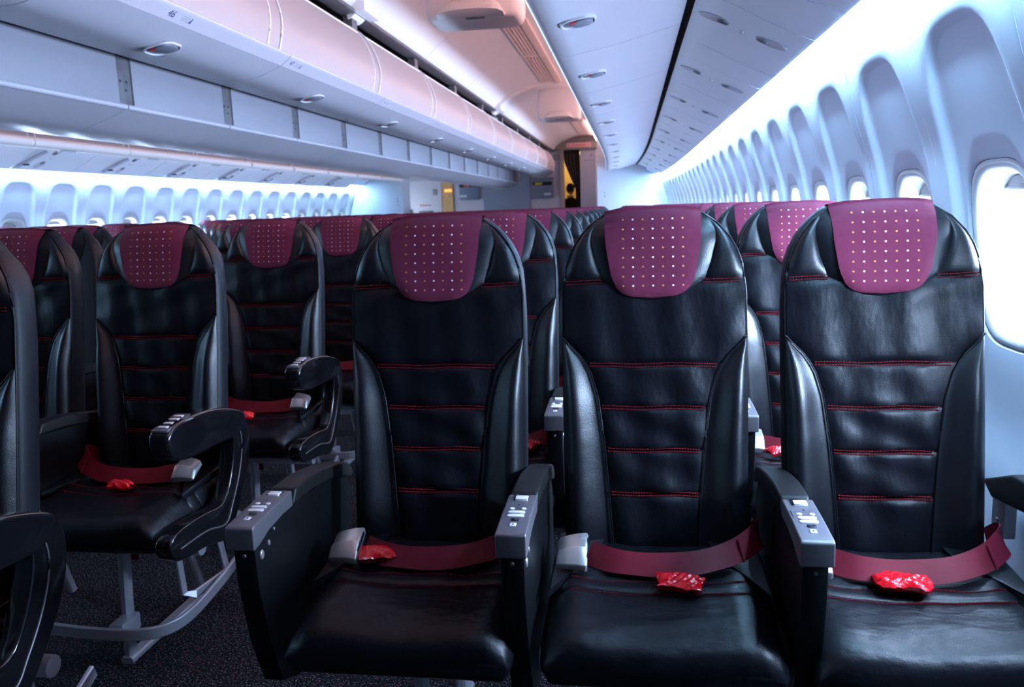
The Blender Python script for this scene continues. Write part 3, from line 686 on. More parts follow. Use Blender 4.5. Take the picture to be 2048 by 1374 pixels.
sp = thing('ceiling_speaker', 'small round dark fixture high on the wall left of the rear doorway', 'fixture', data=MB().loft([[(-1.50+a, YE-.02, 2.20+b_) for a, b_ in ellipse(.06, .06)], [(-1.50+a, YE-.06, 2.20+b_) for a, b_ in ellipse(.055, .055)], [(-1.50+a, YE-.075, 2.20+b_) for a, b_ in ellipse(.03, .03)]]).mesh('ceiling_speaker', PADDLE))
leaf = struct('door_2', MB().box(-1.01, -.70, YE-.03, YE+.02, 0, 2.344).mesh('door_2', BULKG, bevel=.006))
bx('door_seam', -.92, -.72, YE-.034, YE-.029, 2.115, 2.125, PADDLE, leaf); bx('door_hook', -.80, -.76, YE-.05, YE-.03, 2.20, 2.23, PADDLE, leaf)
struct('trim_13', MB().box(-.70, -.55, YE-.04, YE+.04, 0, 3.0).mesh('trim_13', BULK, smooth=False))
# curtain: hangs from the header, swept to the right
def curt(u, v):
    z = 2.42-1.9*v; left = -1.345+.225*max(0, min(1, (v-.15)/.30))**1.1; right = -1.02+.01*v
    x = left+(right-left)*u; return (x, YE+.10+.022*math.sin(u*30+v*1.5)-.0*v, z)
cb = MB(); cb.quadgrid(curt, 60, 24); cb.quadgrid(lambda u, v: (curt(u, v)[0], curt(u, v)[1]+.006, curt(u, v)[2]), 60, 24)
thing('curtain', 'dark curtain drawn aside in the rear doorway', 'curtain', data=cb.mesh('curtain', CURTAIN))
struct('wall_galley', MB().box(-2.2, .2, 20.0, 20.1, 0, 3.0).mesh('wall_galley', GALLEY, smooth=False))
struct('trim_14', MB().box(-2.2, -2.1, YE+.1, 20.0, 0, 3.0).mesh('trim_14', GALLEY, smooth=False))
struct('trim_15', MB().box(-.2, -.1, YE+.1, 20.0, 0, 3.0).mesh('trim_15', GALLEY, smooth=False))
thing('galley_light', 'warm yellow galley lamp glowing behind the curtain', 'light', data=MB().box(-1.9, -.6, 19.0, 19.8, 2.42, 2.45).mesh('galley_light', GALLEYL, smooth=False))

# ================================================================== SEATS
def yb(z): return -.11*(1.19-z)/.7                                   # front plane of the backrest (local; -y faces the camera)
def hw(z):
    if z < 1.04: return .190+.004*math.sin((z-.48)*4.0)
    t = min(1.0, (z-1.04)/.148); return .085+.105*(1-t*t)**.7
SEAM = [(.46, .086), (.49, .088), (.59, .095), (.70, .104), (.80, .117), (.855, .133), (.885, .152), (.905, .172), (.925, .192), (.93, .20)]
PADT = [(.997, .001), (.999, .035), (1.006, .060), (1.02, .083), (1.045, .108), (1.08, .125), (1.12, .136), (1.145, .134), (1.165, .122), (1.186, .10)]
COVT = [(1.0065, .002), (1.0075, .035), (1.012, .054), (1.02, .068), (1.03, .076), (1.05, .085), (1.065, .089), (1.12, .098), (1.18, .101), (1.3, .103)]
ZS = [.478, .598, .689, .778, .867, 1.041]                            # stitch heights
def wr(x, z):      # soft creases, deterministic
    return .0022*math.sin(31*x+7*math.sin(9*z))*math.sin(23*z+5*x)+.0013*math.sin(71*x+11*z)
def patch(xl, xr, z0, z1, bulge, off, nu=14, nv=14, pw=6, edge=.006, crease=1.0, pz=6):
    def fn(u, v):
        z = z0+(z1-z0)*v; a, b_ = xl(z), xr(z); x = a+(b_-a)*u; s_, t = 2*u-1, 2*v-1
        k = (1-abs(s_)**pw)*(1-abs(t)**pz)
        return (x, yb(z)-off+edge*(1-k)-bulge*k-crease*wr(x, z)*k, z)
    mb = MB(); mb.quadgrid(fn, nu, nv)
    return mb
def shell_mesh():
    loops = []
    zs = [.44, .47, .52, .6, .7, .8, .9, .98, 1.04, 1.07, 1.10, 1.125, 1.145, 1.16, 1.172, 1.181, 1.187]
    for z in zs:
        h = hw(z); f = yb(z)+.004; top = max(0, (z-1.09)/.097); f += .022*top**3; b_ = yb(z)+.088-.035*top**2-(.02 if z < .5 else 0)
        cx = [(h-.020, f), (h-.007, f+.004), (h, f+.016), (h+.001, f+.040), (h-.004, b_-.02), (h-.022, b_-.003), (h*.5, b_+.006), (0, b_+.008)]
        l = cx+[(-x, y) for x, y in cx[-2::-1]]
        l = l+[(-h*.5, f+.002), (0, f+.003), (h*.5, f+.002)]
        loops.append([(x, y, z) for x, y in l])
    return MB().loft(loops).mesh('back_shell', SHELL, angle=60)
def outline(z0, z1, n=26, inset=.004):
    R_ = [(hw(z)-inset, yb(z)+.006+.022*max(0, (z-1.09)/.097)**3, z) for z in [z0+(z1-z0)*(k/n) for k in range(n+1)]]
    return R_
def stitch_meshes():
    out = []
    def line(fx, z, rows=(0, .0062), step=.0055):
        mb = MB()
        for dz in rows:
            x0, x1 = fx(z); n = int((x1-x0)/step)
            for k in range(n):
                x = x0+(k+.15)*step; zz = z+dz+.0012*math.sin(x*40); y = yb(zz)-.0042
                mb.box(x, x+step*.74, y-.0007, y+.004, zz-.0007, zz+.0007)
        out.append(('stitching', mb.mesh('stitching', STITCH, smooth=False, recalc=False)))
    for z in ZS[1:5]: line(lambda z: (-interp(SEAM, z)+.004, interp(SEAM, z)-.004), z-.003)
    line(lambda z: (-hw(z)+.01, -interp(PADT, z)), ZS[5]-.003); line(lambda z: (interp(PADT, z), hw(z)-.01), ZS[5]-.003)
    return out
def seams_tubes():
    out = []
    for s_ in (1, -1):
        out.append(('piping', MB().tube([(s_*x, y, z) for x, y, z in outline(.46, 1.184)], .0030, 6).mesh('piping', PIPE)))
        out.append(('seam_piping', MB().tube([(s_*min(interp(SEAM, z), hw(z)-.003), yb(z)-.003, z) for z in [.47+.455*k/24 for k in range(25)]], .0016, 6).mesh('seam_piping', PIPE)))
    return out
CP = smoothcurve([(-.047, 1.0065), (-.0475, 1.03), (-.0445, 1.06), (-.037, 1.10), (-.026, 1.14), (-.012, 1.170), (.012, 1.190), (.045, 1.194), (.070, 1.178), (.078, 1.13), (.078, 1.09)], 5)   # cover path: (y, z)
def pad_y(x, z):
    w = interp(PADT, z); s_ = min(1, abs(x)/w); v = (z-.9975)/(1.186-.9975)
    k = (1-s_**5)*(1-abs(2*v-1)**8); t = max(0, (z-1.12)/.066)
    return yb(z)-.004+.006*(1-k)-.012*k+.03*t**2.5
def pad_mesh():
    def fn(u, v):
        z = .9975+(1.186-.9975)*v; x = interp(PADT, z)*(2*u-1); return (x, pad_y(x, z), z)
    return MB().quadgrid(fn, 22, 24).mesh('headrest_pad', LEATHER_S)
def cover_mesh():
    n = len(CP); nv = 17; ic = max(range(n), key=lambda i: CP[i][1])
    def fn(thick):
        def f(u, v):
            i = min(int(round(u*(n-1))), n-1); y, z = CP[i]; front = i <= ic
            w = interp(COVT, z) if front else .100
            s_ = 2*v-1; x = w*s_
            if front:
                zz = min(z, 1.165); yy = min(pad_y(x, zz), pad_y(x*.6, zz)+.006)-.0045
                b_ = max(0, min(1, (z-1.13)/.035)); y2 = y+.010*abs(s_)**3
                yy = yy*(1-b_)+min(yy+.02*b_, y2-.003)*b_
            else: yy = y-.006*abs(s_)**3
            droop = -.006*abs(s_)**4 if z > 1.16 else 0
            return (x, yy+thick+.0010*math.sin(30*x+20*z), z+droop+.0015*math.sin(17*x+1))
        return f
    mb = MB(); mb.quadgrid(fn(0.0), n, nv); mb.quadgrid(fn(.003), n, nv); return mb.mesh('headrest_cover', COVER, angle=60)
SHELL_M, STITCH_L, PIPE_L, COVER_M, PAD_M = shell_mesh(), stitch_meshes(), seams_tubes(), cover_mesh(), pad_mesh()
BACKP = []
for a, b_ in zip(ZS[:4], ZS[1:5]):
    BACKP.append(('back_panel', patch(lambda z: -interp(SEAM, z), lambda z: interp(SEAM, z), a, b_, .0055, .0, 22, 16, 8, .0012, 1.7, 12).mesh('back_panel', LEATHER)))
edgef = lambda z: min(interp(SEAM, z), hw(z)-.006)
BACKP.append(('upper_panel', patch(lambda z: -edgef(z), edgef, ZS[4], ZS[5], .007, .0, 28, 20, 10, .0012, 1.6, 12).mesh('upper_panel', LEATHER)))
for s_ in (1, -1):
    xi = (lambda z: interp(PADT, z)*.93) if s_ == 1 else (lambda z: -hw(z)+.006)
    xo = (lambda z: hw(z)-.006) if s_ == 1 else (lambda z: -interp(PADT, z)*.93)
    def shp(z, xi=xi, xo=xo): return xi(z), xo(z)
    mbp = patch(xi, xo, ZS[5], 1.178, .008, .0, 10, 14, 4, .004, .5)
    mbp.v = [(x, y+.026*max(0, (z-1.10)/.08)**2.2, z) for x, y, z in mbp.v]
    BACKP.append(('shoulder_panel', mbp.mesh('shoulder_panel', LEATHER_S)))
def bolster(s_):
    def fn(u, v):
        z = .475+(.925-.475)*v; a, b_ = min(interp(SEAM, z), hw(z)-.012), hw(z)-.003; x = a+(b_-a)*u
        prof = math.sin(math.pi*min(1, u**1.9))**.9 if 0 < u < 1 else 0
        k = prof*min(1, (1-v)*3.2)**.7*min(1, .5+v*3)
        cr = .0016*math.sin(60*z+20*x)*(1 if v > .75 else .3)
        return (s_*x, yb(z)+.002-.027*k-cr*k, z)
    return MB().quadgrid(fn, 14, 26).mesh('bolster', LEATHER_S)
BACKP += [('bolster', bolster(1)), ('bolster', bolster(-1))]
# --- cushion in three stitched sections
def ztop(y): return interp([(-.48, .452), (-.44, .470), (-.40, .480), (-.30, .486), (-.20, .490), (-.08, .498)], y)
def zbot(y): return interp([(-.48, .385), (-.40, .365), (-.08, .36)], y)
def ctop(x, y, h=.213, zt=None):
    zt = ztop(y) if zt is None else zt; e = min(1, abs(x)/(h-.0175))
    return zt-.006*max(0, 1-(e/.75)**2)+.004*math.exp(-((e-.8)/.12)**2)+.0020*math.sin(26*x+31*y)*math.sin(19*y+3)+.0012*math.sin(60*x-45*y)
def cush(ya, yb_, hwid=.213, front=False, name='cushion_section'):
    loops = []; n = 9
    ys = [ya+(yb_-ya)*k/n for k in range(n+1)]
    st = []
    for y in ys:
        gr = .006*(max(0, 1-abs(y-yb_)/.016)**2+(0 if front else max(0, 1-abs(y-ya)/.016)**2))
        st.append((y, ztop(y)-gr, zbot(y), hwid))
    if front:
        extra = []
        for k, (dy, f) in enumerate(((.0, 1.0), (-.018, .93), (-.032, .80), (-.041, .60), (-.045, .36), (-.046, .15))):
            y = ya+dy; zt, zb = ztop(ya), zbot(ya)+.0; zc = zb+(zt-zb)*.40
            extra.append((y, zc+(zt-zc)*f, zc-(zc-zb)*f, hwid-.012*(1-f)))
        st = extra[::-1]+st[1:]
    for y, zt, zb, h in st:
        l = []; m = 12
        r = min(.035, (zt-zb)*.45)
        pts = []
        for k in range(m+1):                     # top, right to left, with slight hollow and side bolsters
            s_ = 1-2*k/m; x = s_*(h-r*.5); e = abs(s_)
            z = ctop(x, y, h, zt)-(r*.55 if e > .99 else 0)
            pts.append((x, z))
        pts = [(h-.002, zt-r*1.3), ]+pts+[(-h+.002, zt-r*1.3), (-h+.004, zb+r*.7), (-h+r*.6, zb), (0, zb), (h-r*.6, zb), (h-.004, zb+r*.7)]
        loops.append([(x, y, z) for x, z in pts])
    return MB().loft(loops).mesh(name, CUSH, angle=70)
CUSHP = [('cushion_section', cush(-.43, -.301, front=True)), ('cushion_section', cush(-.299, -.256)), ('cushion_section', cush(-.254, -.06))]
def cstitch(y0, c):
    mb = MB()
    for k in range(58):
        x = -.165+.33*k/58; y = y0+.004*math.sin(x*16+c)-.011; z = ctop(x, y)
        mb.box(x, x+.0044, y-.0007, y+.0007, z-.003, z+.0006)
    return ('seat_stitching', mb.mesh('seat_stitching', STITCH, smooth=False, recalc=False))
CST = [cstitch(-.3, .5), cstitch(-.255, .8)]
def wedge(s_):
    mb = MB(); P = [(s_*.206, -.085), (s_*.206, -.33), (s_*.165, -.245), (s_*.118, -.17), (s_*.105, -.085)]
    if s_ < 0: P = P[::-1]
    top = [(x, y, ztop(y)+.003) for x, y in P]; inn = [(x*.985-.0, y*.99, ztop(y)+.006) for x, y in P]; bot = [(x, y, ztop(y)-.01) for x, y in P]
    return MB().loft([bot, top, inn]).mesh('side_wedge', LEATHER_S, bevel=.003)
CUSHP += [('side_wedge', wedge(1)), ('side_wedge', wedge(-1))]
# --- seat belt: strap from the right rear, buckle lying at the left
def belt(pts, wid, bx_, by, bz, ang):
    P = smoothcurve(pts, 6); mb = MB(); loops = []
    for i, p in enumerate(P):
        p = Vector(p); t = (Vector(P[min(i+1, len(P)-1)])-Vector(P[max(i-1, 0)])).normalized()
        tw = interp([(0, .9), (.4, .78), (.75, .75), (1, 1.0)], i/(len(P)-1))+.10*math.sin(i*.55)          # strap stands on edge, leaning back
        side = Vector((0, math.cos(tw), math.sin(tw))); side = (side-t*side.dot(t)).normalized(); nrm = t.cross(side).normalized()
        loops.append([p+side*(wid/2)*a+nrm*b_*.0009 for a, b_ in ((-1, -1), (1, -1), (1, 1), (-1, 1))])
    return mb.loft(loops).mesh('belt_strap', BELT, angle=50)
BELT_M = belt([(-.135, -.205, .512), (-.08, -.232, .508), (0, -.243, .507), (.08, -.236, .512), (.15, -.205, .522), (.195, -.165, .535), (.207, -.12, .535), (.200, -.085, .51)], .048, 0, 0, 0, 0)
fold = MB().tube([(.168, -.215, .505), (.158, -.192, .543)], .0028, 8).mesh('belt_fold', BELT)
def buckle():
    mb = MB(); loops = []
    for t, (y0, y1, zt) in ((0, (-.255, -.205, .006)), (.1, (-.258, -.200, .015)), (.35, (-.260, -.197, .020)), (.7, (-.262, -.194, .023)), (.95, (-.264, -.192, .022)), (1.0, (-.262, -.194, .019))):
        x = -.198+.062*t; zb = lambda y: .500+(y+.26)*.55
        ym = (y0+y1)/2
        loops.append([(x, y0, zb(y0)), (x, y1, zb(y1)), (x, y1-.003, zb(y1)+zt*.6), (x, ym+.012, zb(ym)+zt+.004), (x, ym-.012, zb(ym)+zt), (x, y0-.002, zb(y0)+zt*.6)])
    return mb.loft(loops).mesh('buckle', CHROME, bevel=.003, angle=60)
def buckle_slot():
    return MB().loft([[(-.1365, -.250, .520), (-.1365, -.207, .541), (-.1365, -.210, .5465), (-.1365, -.253, .526)], [(-.1345, -.250, .520), (-.1345, -.207, .541), (-.1345, -.210, .5465), (-.1345, -.253, .526)]]).mesh('buckle_slot', DARKSLOT)
BELTP = [('belt', BELT_M, [('belt_fold', fold), ('buckle', buckle()), ('buckle_slot', buckle_slot())])]
BELTP_M = [('belt', mirror_mesh(BELT_M, 'belt'), [(n, mirror_mesh(m, n)) for n, m in BELTP[0][2]])]
# --- armrest with control unit (three-seat blocks)
def armA():
    T = smoothcurve([(-.478, .6605), (-.40, .667), (-.31, .669), (-.2, .667), (-.1, .652), (0, .630), (.035, .60)], 5)
    body = MB().prism([(-.470, .628), (-.30, .640), (-.1, .625), (.0, .60), (.03, .56), (.02, .45), (-.06, .33), (-.18, .29), (-.33, .29), (-.40, .32), (-.44, .42), (-.466, .55)], -.021, .021).mesh('armrest', PLASTIC, bevel=.006)
    top = [p for p in T if p[0] > -.309]; pad = MB().prism(top+[(.03, .585), (-.02, .600), (-.10, .622), (-.2, .636), (-.308, .640)], -.026, .026).mesh('pad', PADM, bevel=.009, seg=3)
    ctl = MB().prism([(-.482, .660), (-.478, .664), (-.40, .669), (-.311, .671), (-.311, .640), (-.36, .640), (-.42, .634), (-.46, .622), (-.482, .620)], -.0265, .0265).mesh('control_unit', SILVER, bevel=.004, seg=3)
    zt = lambda y: interp([(-.482, .662), (-.40, .6695), (-.31, .6715)], y)
    def slab(poly, h, m, name, bev=0): 
        return MB().loft([[(x, y, zt(y)-.002) for x, y in poly], [(x, y, zt(y)+h) for x, y in poly], [(x*.0+cx+(x-cx)*.9, cy+(y-cy)*.9, zt(y)+h+.0004) for x, y in poly for cx, cy in [(sum(p[0] for p in poly)/len(poly), sum(p[1] for p in poly)/len(poly))]]]).mesh(name, m)
    sub = [('pad', pad), ('control_unit', ctl),
           ('face_plate', slab(rrect(.0215, .053, .003, 3, 0, -.417), .0012, PLATE, 'face_plate')),
           ('button_recess', slab(rrect(.014, .013, .001, 2, 0, -.3245), .0008, DARKSLOT, 'button_recess')),
           ('recline_button', slab(rrect(.0115, .0085, .002, 3, .001, -.333), .0032, WHITEB, 'recline_button')),
           ('round_button', slab(ellipse(.0045, .0045, 16, -.010, -.383), .0018, WHITEB, 'round_button')),
           ('round_button', slab(ellipse(.0045, .0045, 16, .011, -.383), .0018, WHITEB, 'round_button')),
           ('rocker_button', slab(rrect(.015, .0048, .0046, 5, 0, -.398), .0018, WHITEB, 'rocker_button')),
           ('rocker_button', slab(rrect(.015, .0048, .0046, 5, 0, -.412), .0018, WHITEB, 'rocker_button')),
           ('display', slab(rrect(.007, .0042, .001, 2, .001, -.428), .0016, DARKSLOT, 'display')),
           ('call_button', slab(rrect(.0055, .0055, .001, 2, 0, -.446), .0016, WHITEB, 'call_button')),
           ('call_symbol', slab(ellipse(.002, .002, 12, 0, -.446), .0022, INK, 'call_symbol')),
           ('sensor', slab(ellipse(.002, .002, 10, 0, -.366), .0015, DARKSLOT, 'sensor'))]
    def disc(y, z, r, x, m, name): return (name, MB().loft([[(x, y+a, z+b_) for a, b_ in ellipse(r, r*1.25, 18)], [(x+.004, y+a*.8, z+b_*.8) for a, b_ in ellipse(r, r*1.25, 18)]]).mesh(name, m, bevel=.001))
    sub += [disc(-.445, .598, .008, .019, CHROME, 'audio_jack'), disc(-.415, .608, .005, .019, CHROME, 'audio_port'), disc(-.39, .625, .003, .019, CHROME, 'screw'), ('front_screw', MB().loft([[(a, -.466, .605+b_) for a, b_ in ellipse(.004, .004, 12)], [(a, -.472, .605+b_) for a, b_ in ellipse(.003, .003, 12)]]).mesh('front_screw', GREYMETAL))]
    return body, sub
ARM_A = armA()
# --- glossy swept armrest (centre block, aisle side)
def armB():
    body = MB().prism(smoothcurve([(-.12, .66), (-.075, .635), (-.06, .58), (-.08, .50), (-.135, .42), (-.195, .355), (-.245, .33), (-.34, .352), (-.44, .362), (-.49, .378), (-.508, .410), (-.49, .437), (-.42, .445), (-.33, .440), (-.265, .432), (-.225, .445), (-.185, .50), (-.155, .57), (-.15, .62), (-.12, .66)], 3)[:-1], -.022, .022).mesh('armrest', GLOSS, bevel=.007, seg=3)
    pad = MB().prism(smoothcurve([(-.478, .66), (-.468, .695), (-.40, .712), (-.25, .702), (-.12, .668), (-.085, .64), (-.13, .598), (-.25, .602), (-.38, .606), (-.455, .625), (-.478, .66)], 4)[:-1], -.028, .028).mesh('pad', GLOSS, bevel=.010, seg=3)
    cuff = MB().prism([(-.480, .70), (-.40, .716), (-.395, .712), (-.42, .615), (-.43, .612), (-.47, .69)], -.0285, .0285).mesh('control_unit', SILVER, bevel=.004)
    cuff2 = MB().prism([(-.470, .702), (-.36, .7165), (-.36, .7135), (-.47, .697)], -.022, .022).mesh('face_plate', PLATE, bevel=.001)
    sub = [('pad', pad), ('face_plate', cuff2)]
    for y in (-.45, -.425, -.40, -.38): sub.append(('button', MB().box(-.012, .012, y-.006, y+.006, interp([(-.47, .702), (-.36, .7165)], y), interp([(-.47, .702), (-.36, .7165)], y)+.003).mesh('button', WHITEB, bevel=.001)))
    trim = MB().tube([(.0235, y, z) for y, z in smoothcurve([(-.13, .645), (-.115, .57), (-.145, .49), (-.20, .415), (-.245, .375), (-.34, .395), (-.47, .40)], 4)], .0022, 6).mesh('edge_trim', SILVER)
    sub.append(('edge_trim', trim))
    return body, sub
ARM_B = armB()
ARM_P = (MB().prism([(-.470, .640), (-.46, .668), (-.31, .669), (-.1, .652), (.03, .60), (-.02, .575), (-.2, .60), (-.43, .61)], -.024, .024).mesh('armrest', PADM, bevel=.009, seg=3), [('hinge', MB().box(-.012, .012, -.06, .0, .50, .60).mesh('hinge', METAL, bevel=.004)), ('rivet', MB().tube([(-.016, -.03, .53), (.016, -.03, .53)], .006, 10).mesh('rivet', CHROME))])
def shifted(me, dx):
    c = me.copy(); c.transform(Matrix.Translation((dx, 0, 0))); return c
_armcache = {}
def arm_spec(kind, dx):
    key = (kind, round(dx, 4))
    if key not in _armcache:
        b_, sub = {'A': ARM_A, 'B': ARM_B, 'P': ARM_P}[kind]
        _armcache[key] = ('armrest', shifted(b_, dx), [(n, shifted(m, dx)) for n, m in sub])
    return _armcache[key]
# --- metal understructure
def leg_parts(bar=True):
    front = MB().tube([(0, -.30, .355), (0, -.315, .18), (0, -.325, .0)], 0, flat=(.017, .012), up=(1, 0, 0)).mesh('leg', METAL)
    rear = MB().tube([(0, -.06, .355), (0, .0, .18), (0, .06, .0)], 0, flat=(.016, .011), up=(1, 0, 0)).mesh('leg', METAL)
    foot = MB().tube([(0, -.345, .012), (0, .10, .012)], 0, flat=(.018, .010)).mesh('foot_rail', METAL)
    spar = MB().tube([(-.23, -.30, .33), (.23, -.30, .33)], .022, 12).mesh('spar', METAL)
    spar2 = MB().tube([(-.23, -.09, .33), (.23, -.09, .33)], .022, 12).mesh('spar', METAL)
    out = [('leg', front), ('leg', rear), ('foot_rail', foot), ('spar', spar), ('spar', spar2)]
    if bar:
        out.append(('baggage_bar', MB().tube(smoothcurve([(-.235, -.375, .12), (-.05, -.395, .12), (.07, -.392, .12), (.135, -.36, .12), (.165, -.29, .125), (.175, -.16, .145), (.172, .0, .17), (.165, .10, .20)], 6), 0, flat=(.006, .017)).mesh('baggage_bar', METAL)))
        out.append(('bar_clamp', MB().box(-.005, .035, -.395, -.315, .10, .145).mesh('bar_clamp', METAL, bevel=.004)))
        out.append(('step_bracket', MB().tube([(.10, -.22, .34), (.128, -.245, .165), (.150, -.225, .155), (.168, -.09, .155), (.163, -.07, .165), (.13, -.06, .34)], 0, flat=(.013, .004), up=(1, 0, 0)).mesh('step_bracket', METAL)))
    return out
LEGS = leg_parts(True); LEGS_N = leg_parts(False)[:5]
FARLEG = [('leg', LEGS_N[0][1]), ('leg', LEGS_N[1][1]), ('spar', LEGS_N[3][1])]
TAG = [('life_vest_pouch', MB().loft([[(x, y, .352) for x, y in rrect(.12, .07, .02, 4, 0, -.2)], [(x*1.02, y, .335) for x, y in rrect(.12, .07, .02, 4, 0, -.2)], [(x*.9, y, .318) for x, y in rrect(.12, .07, .02, 4, 0, -.2)]]).mesh('life_vest_pouch', PLASTIC)), ('pull_tag', MB().box(-.012, .012, -.262, -.259, .27, .345).mesh('pull_tag', STITCH))]
BACK_FULL = [('back_shell', SHELL_M, PIPE_L)]+BACKP+[('headrest_pad', PAD_M), ('headrest_cover', COVER_M)]+STITCH_L
BACK_MID = [('back_shell', SHELL_M, PIPE_L)]+BACKP+[('headrest_pad', PAD_M), ('headrest_cover', COVER_M)]+STITCH_L
BACK_FAR = [('back_shell', SHELL_M), ('headrest_pad', PAD_M), ('headrest_cover', COVER_M)]
nseat = 0
def seat(x, y, label, group, level, arms=(), legs=None, belt=True, tilt=0.0):
    global nseat
    o = thing('airline_seat', label, 'seat', (x, y, 0), (0, 0, 0), group)
    sp = list({2: BACK_FULL, 1: BACK_MID, 0: BACK_FAR}[level])
    if level >= 1: sp += CUSHP+CST+TAG
    elif level == 0: sp += [CUSHP[0]]
    if not legs: sp += FARLEG
    if belt and level >= 1: sp += (BELTP_M if 'centre block' in group else BELTP)
    for k, dx in arms: sp.append(arm_spec(k, dx))
    if legs: sp += legs
    place(sp, o); nseat += 1
    return o
RX = [-.424, .044, .502]; POS3 = ['aisle', 'middle', 'window']
for r in range(15):
    y = 1.75+PITCH*r
    if y > YB-.5: break
    dx = -taper(y)
    for c in range(3):
        lv = 2 if r == 0 else (1 if r <= 3 else 0)
        arms = []
        if r <= 4:
            arms = [('A', {0: -.690, 1: -.206, 2: .288}[c]-RX[c])]
            if c == 2: arms.append(('P', .254))
        seat(RX[c]+dx, y, 'black leather %s seat with maroon headrest cover, %s row of the right block' % (POS3[c], ORD[r]), 'seats of the right block', lv, arms, (LEGS_N if c < 2 and r <= 3 else None))
CXS = [-1.383, -1.849, -2.315, -2.781]; POSC = ['right aisle', 'right inner', 'left inner', 'left aisle']
for r in range(19):
    y = 1.433+PITCH*r
    if y > YE-.6: break
    for c in range(4):
        lv = (1 if (c == 0 and r <= 6) or (c == 1 and r <= 3) else 0)
        arms = []
        if c == 0 and r <= 6: arms = [('B', .250), ('A', -.233)]
        elif c == 1 and r <= 3: arms = [('A', -.233)]
        seat(CXS[c], y, 'black leather %s seat with maroon headrest cover, %s row of the centre block' % (POSC[c], ORD[r]), 'seats of the centre block', lv, arms, (LEGS if c == 0 and r <= 5 else None))
LXS = [2*XC-.044+.466, 2*XC-.044, 2*XC-.044-.466]
for r in range(1, 15):
    y = 1.75+PITCH*r
    if y > YB-.5: break
    for c in range(3):
        seat(LXS[c]+taper(y), y, 'black leather %s seat with maroon cover by the far left windows, %s row' % (POS3[c], ORD[r-1]), 'seats of the far left block', 0)

# ================================================================== RED PACKETS left on the seats
def packet(x, y, z, w, d, rz, label, seed):
    rnd = random.Random(seed); mb = MB(); ph = [rnd.uniform(0, 6.28) for _ in range(6)]
    def fn(sign):
        def f(u, v):
            s_, t = 2*u-1, 2*v-1; e = max(abs(s_), abs(t)); k = max(0, 1-e**4)
            px = s_*w/2*(1+.10*math.sin(3*t+ph[0])); py = t*d/2*(1+.12*math.sin(4*s_+ph[1]))
            cr = .0045*abs(math.sin(3.2*s_+ph[2]+2.4*t))*math.sin(3.4*t+ph[3]+1.1*s_)+.0022*abs(math.sin(8*s_+ph[4]-5*t))
            return (px, py, .010+sign*(.0015+.010*k)+cr*(1 if sign > 0 else .3)+.010*max(0, abs(s_)-.8)*math.sin(9*t+ph[1])*4*.3)
        return f
    mb.quadgrid(fn(1), 30, 26); mb.quadgrid(fn(-1), 30, 26)
    me = mb.mesh('red_packet', REDP, angle=25)
    return thing('red_packet', label, 'packet', (x, y, z), (0, 0, rz), 'red packets left on the seats', me)
packet(-.527, 1.525, .497, .085, .055, .35, 'crumpled red plastic packet on the front-row aisle seat beside the buckle', 1)
packet(.084, 1.452, .488, .085, .050, -.1, 'crumpled red plastic packet on the front-row middle seat', 2)
packet(.484, 1.478, .490, .095, .060, -.25, 'large shiny red plastic packet on the front-row window seat', 3)
packet(-1.376, 1.925, .488, .070, .035, .05, 'red plastic packet on the right aisle seat, second row of the centre block', 4)
packet(-.30, 2.30, .497, .06, .04, 1.2, 'red plastic packet glimpsed between front-row aisle and middle seats', 5)
packet(.40, 2.265, .497, .06, .04, .4, 'red plastic packet glimpsed between front-row middle and window seats', 6)
packet(-1.376, 2.66, .490, .05, .035, .4, 'small red packet on the right aisle seat, third row of the centre block', 7)

# ================================================================== PERSON in the rear doorway
def skin_body():
    J = {'pelvis': (0, 0, .92, .13), 'waist': (0, -.01, 1.06, .115), 'chest': (0, 0, 1.24, .14), 'neckb': (0, .01, 1.38, .07), 'neck': (0, .0, 1.45, .048),
         'shl': (.17, .01, 1.34, .062), 'ell': (.22, .03, 1.08, .042), 'wrl': (.20, -.08, .86, .030), 'shr': (-.17, .01, 1.34, .062), 'elr': (-.22, .03, 1.08, .042), 'wrr': (-.20, -.08, .86, .030),
         'hl': (.085, 0, .86, .095), 'kl': (.09, -.01, .48, .058), 'al': (.09, .02, .08, .038), 'tl': (.10, -.14, .035, .034),
         'hr': (-.085, 0, .86, .095), 'kr': (-.09, -.01, .48, .058), 'ar': (-.09, .02, .08, .038), 'tr': (-.10, -.14, .035, .034)}
    E_ = [('pelvis', 'waist'), ('waist', 'chest'), ('chest', 'neckb'), ('neckb', 'neck'), ('chest', 'shl'), ('shl', 'ell'), ('ell', 'wrl'), ('chest', 'shr'), ('shr', 'elr'), ('elr', 'wrr'), ('pelvis', 'hl'), ('hl', 'kl'), ('kl', 'al'), ('al', 'tl'), ('pelvis', 'hr'), ('hr', 'kr'), ('kr', 'ar'), ('ar', 'tr')]
    ks = list(J); me = bpy.data.meshes.new('body'); me.from_pydata([J[k][:3] for k in ks], [(ks.index(a), ks.index(b_)) for a, b_ in E_], [])
    o = bpy.data.objects.new('body_tmp', me); COL.objects.link(o); md = o.modifiers.new('skin', 'SKIN'); sd = o.modifiers.new('sub', 'SUBSURF'); sd.levels = 2
    if not me.skin_vertices: me.skin_vertices.new()
    for i, k in enumerate(ks):
        r = J[k][3]; me.skin_vertices[0].data[i].radius = (r, r*.75 if k in ('chest', 'waist', 'pelvis') else r); me.skin_vertices[0].data[i].use_root = (k == 'pelvis')
    dg = bpy.context.evaluated_depsgraph_get(); dg.update(); res = bpy.data.meshes.new_from_object(o.evaluated_get(dg)); bpy.data.objects.remove(o)
    res.materials.clear(); res.materials.append(SUIT); res.shade_smooth(); return res
PX, PY = -1.275, 17.6
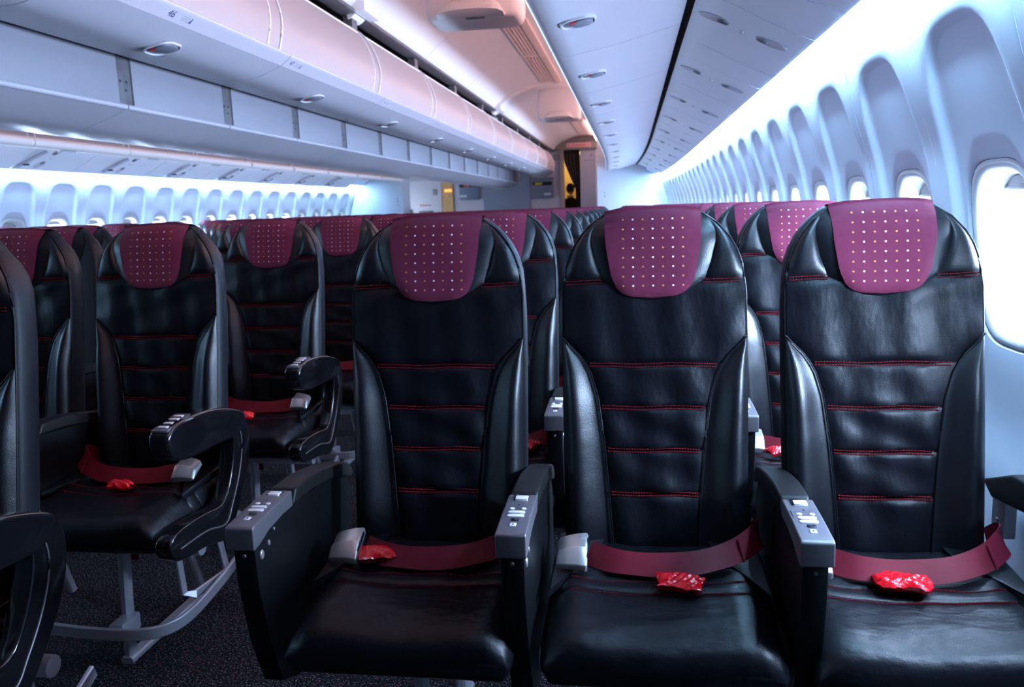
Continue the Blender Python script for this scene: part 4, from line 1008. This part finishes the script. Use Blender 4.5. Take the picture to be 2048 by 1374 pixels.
pe = thing('person', 'person in black jacket with dark hair standing behind the rear doorway, back to the camera', 'person', (PX, PY, 0), (0, 0, math.radians(160)), data=skin_body())
def ball(cx, cy, cz, rx, ry, rz, m, name, n=20):
    return MB().quadgrid(lambda u, v: (cx+rx*math.sin(math.pi*v)*math.cos(2*math.pi*u), cy+ry*math.sin(math.pi*v)*math.sin(2*math.pi*u), cz+rz*math.cos(math.pi*v)), n, 14, closeu=True).mesh(name, m)
hd = link('head', ball(0, -.01, 1.575, .075, .092, .112, SKIN, 'head'), pe)
link('nose', MB().loft([[(-.012, -.098, 1.555), (.012, -.098, 1.555), (.008, -.098, 1.595), (-.008, -.098, 1.595)], [(-.006, -.118, 1.558), (.006, -.118, 1.558), (.003, -.104, 1.59), (-.003, -.104, 1.59)]]).mesh('nose', SKIN, bevel=.003), hd)
for s_ in (1, -1):
    link('ear', ball(s_*.077, .005, 1.57, .010, .018, .030, SKIN, 'ear', 10), hd)
    link('eye', ball(s_*.030, -.092, 1.585, .012, .008, .007, HAIR, 'eye', 10), hd)
link('mouth', MB().box(-.022, .022, -.104, -.094, 1.518, 1.525).mesh('mouth', REDINK, bevel=.002), hd)
hr_ = MB().quadgrid(lambda u, v: (.085*math.sin(math.pi*(.02+.62*v))*math.cos(math.pi*(-.15+1.3*u)), .012+.100*math.sin(math.pi*(.02+.62*v))*math.sin(math.pi*(-.15+1.3*u)), 1.585+.120*math.cos(math.pi*(.02+.62*v))), 24, 14)
hr_.quadgrid(lambda u, v: (.092*math.sin(math.pi*.5*(.04+.96*v))*math.cos(2*math.pi*u), -.005+.108*math.sin(math.pi*.5*(.04+.96*v))*math.sin(2*math.pi*u)*(1 if math.sin(2*math.pi*u) > 0 else .86), 1.60+.105*math.cos(math.pi*.5*(.04+.96*v))), 28, 10, closeu=True)
link('hair', hr_.mesh('hair', HAIR), pe)
link('hair_bun', ball(0, .105, 1.56, .045, .035, .045, HAIR, 'hair_bun'), pe)
link('scarf', MB().loft([[(.068*math.cos(2*math.pi*k/20), .005+.062*math.sin(2*math.pi*k/20), z) for k in range(20)] for z in (1.40, 1.43, 1.45)]).mesh('scarf', COLLAR), pe)
for s_ in (1, -1):
    hm = MB(); hm.tube([(s_*.20, -.08, .865), (s_*.20, -.09, .80)], [.028, .034], 10)
    for q in range(4): hm.tube([(s_*.20, -.113+.017*q, .80), (s_*.198, -.118+.018*q, .76), (s_*.190, -.116+.018*q, .73-.006*abs(q-1.5))], [.0085, .008, .006], 8)
    hm.tube([(s_*.195, -.115, .835), (s_*.185, -.135, .80), (s_*.18, -.138, .775)], [.010, .009, .007], 8)
    link('hand', hm.mesh('hand', SKIN), pe)
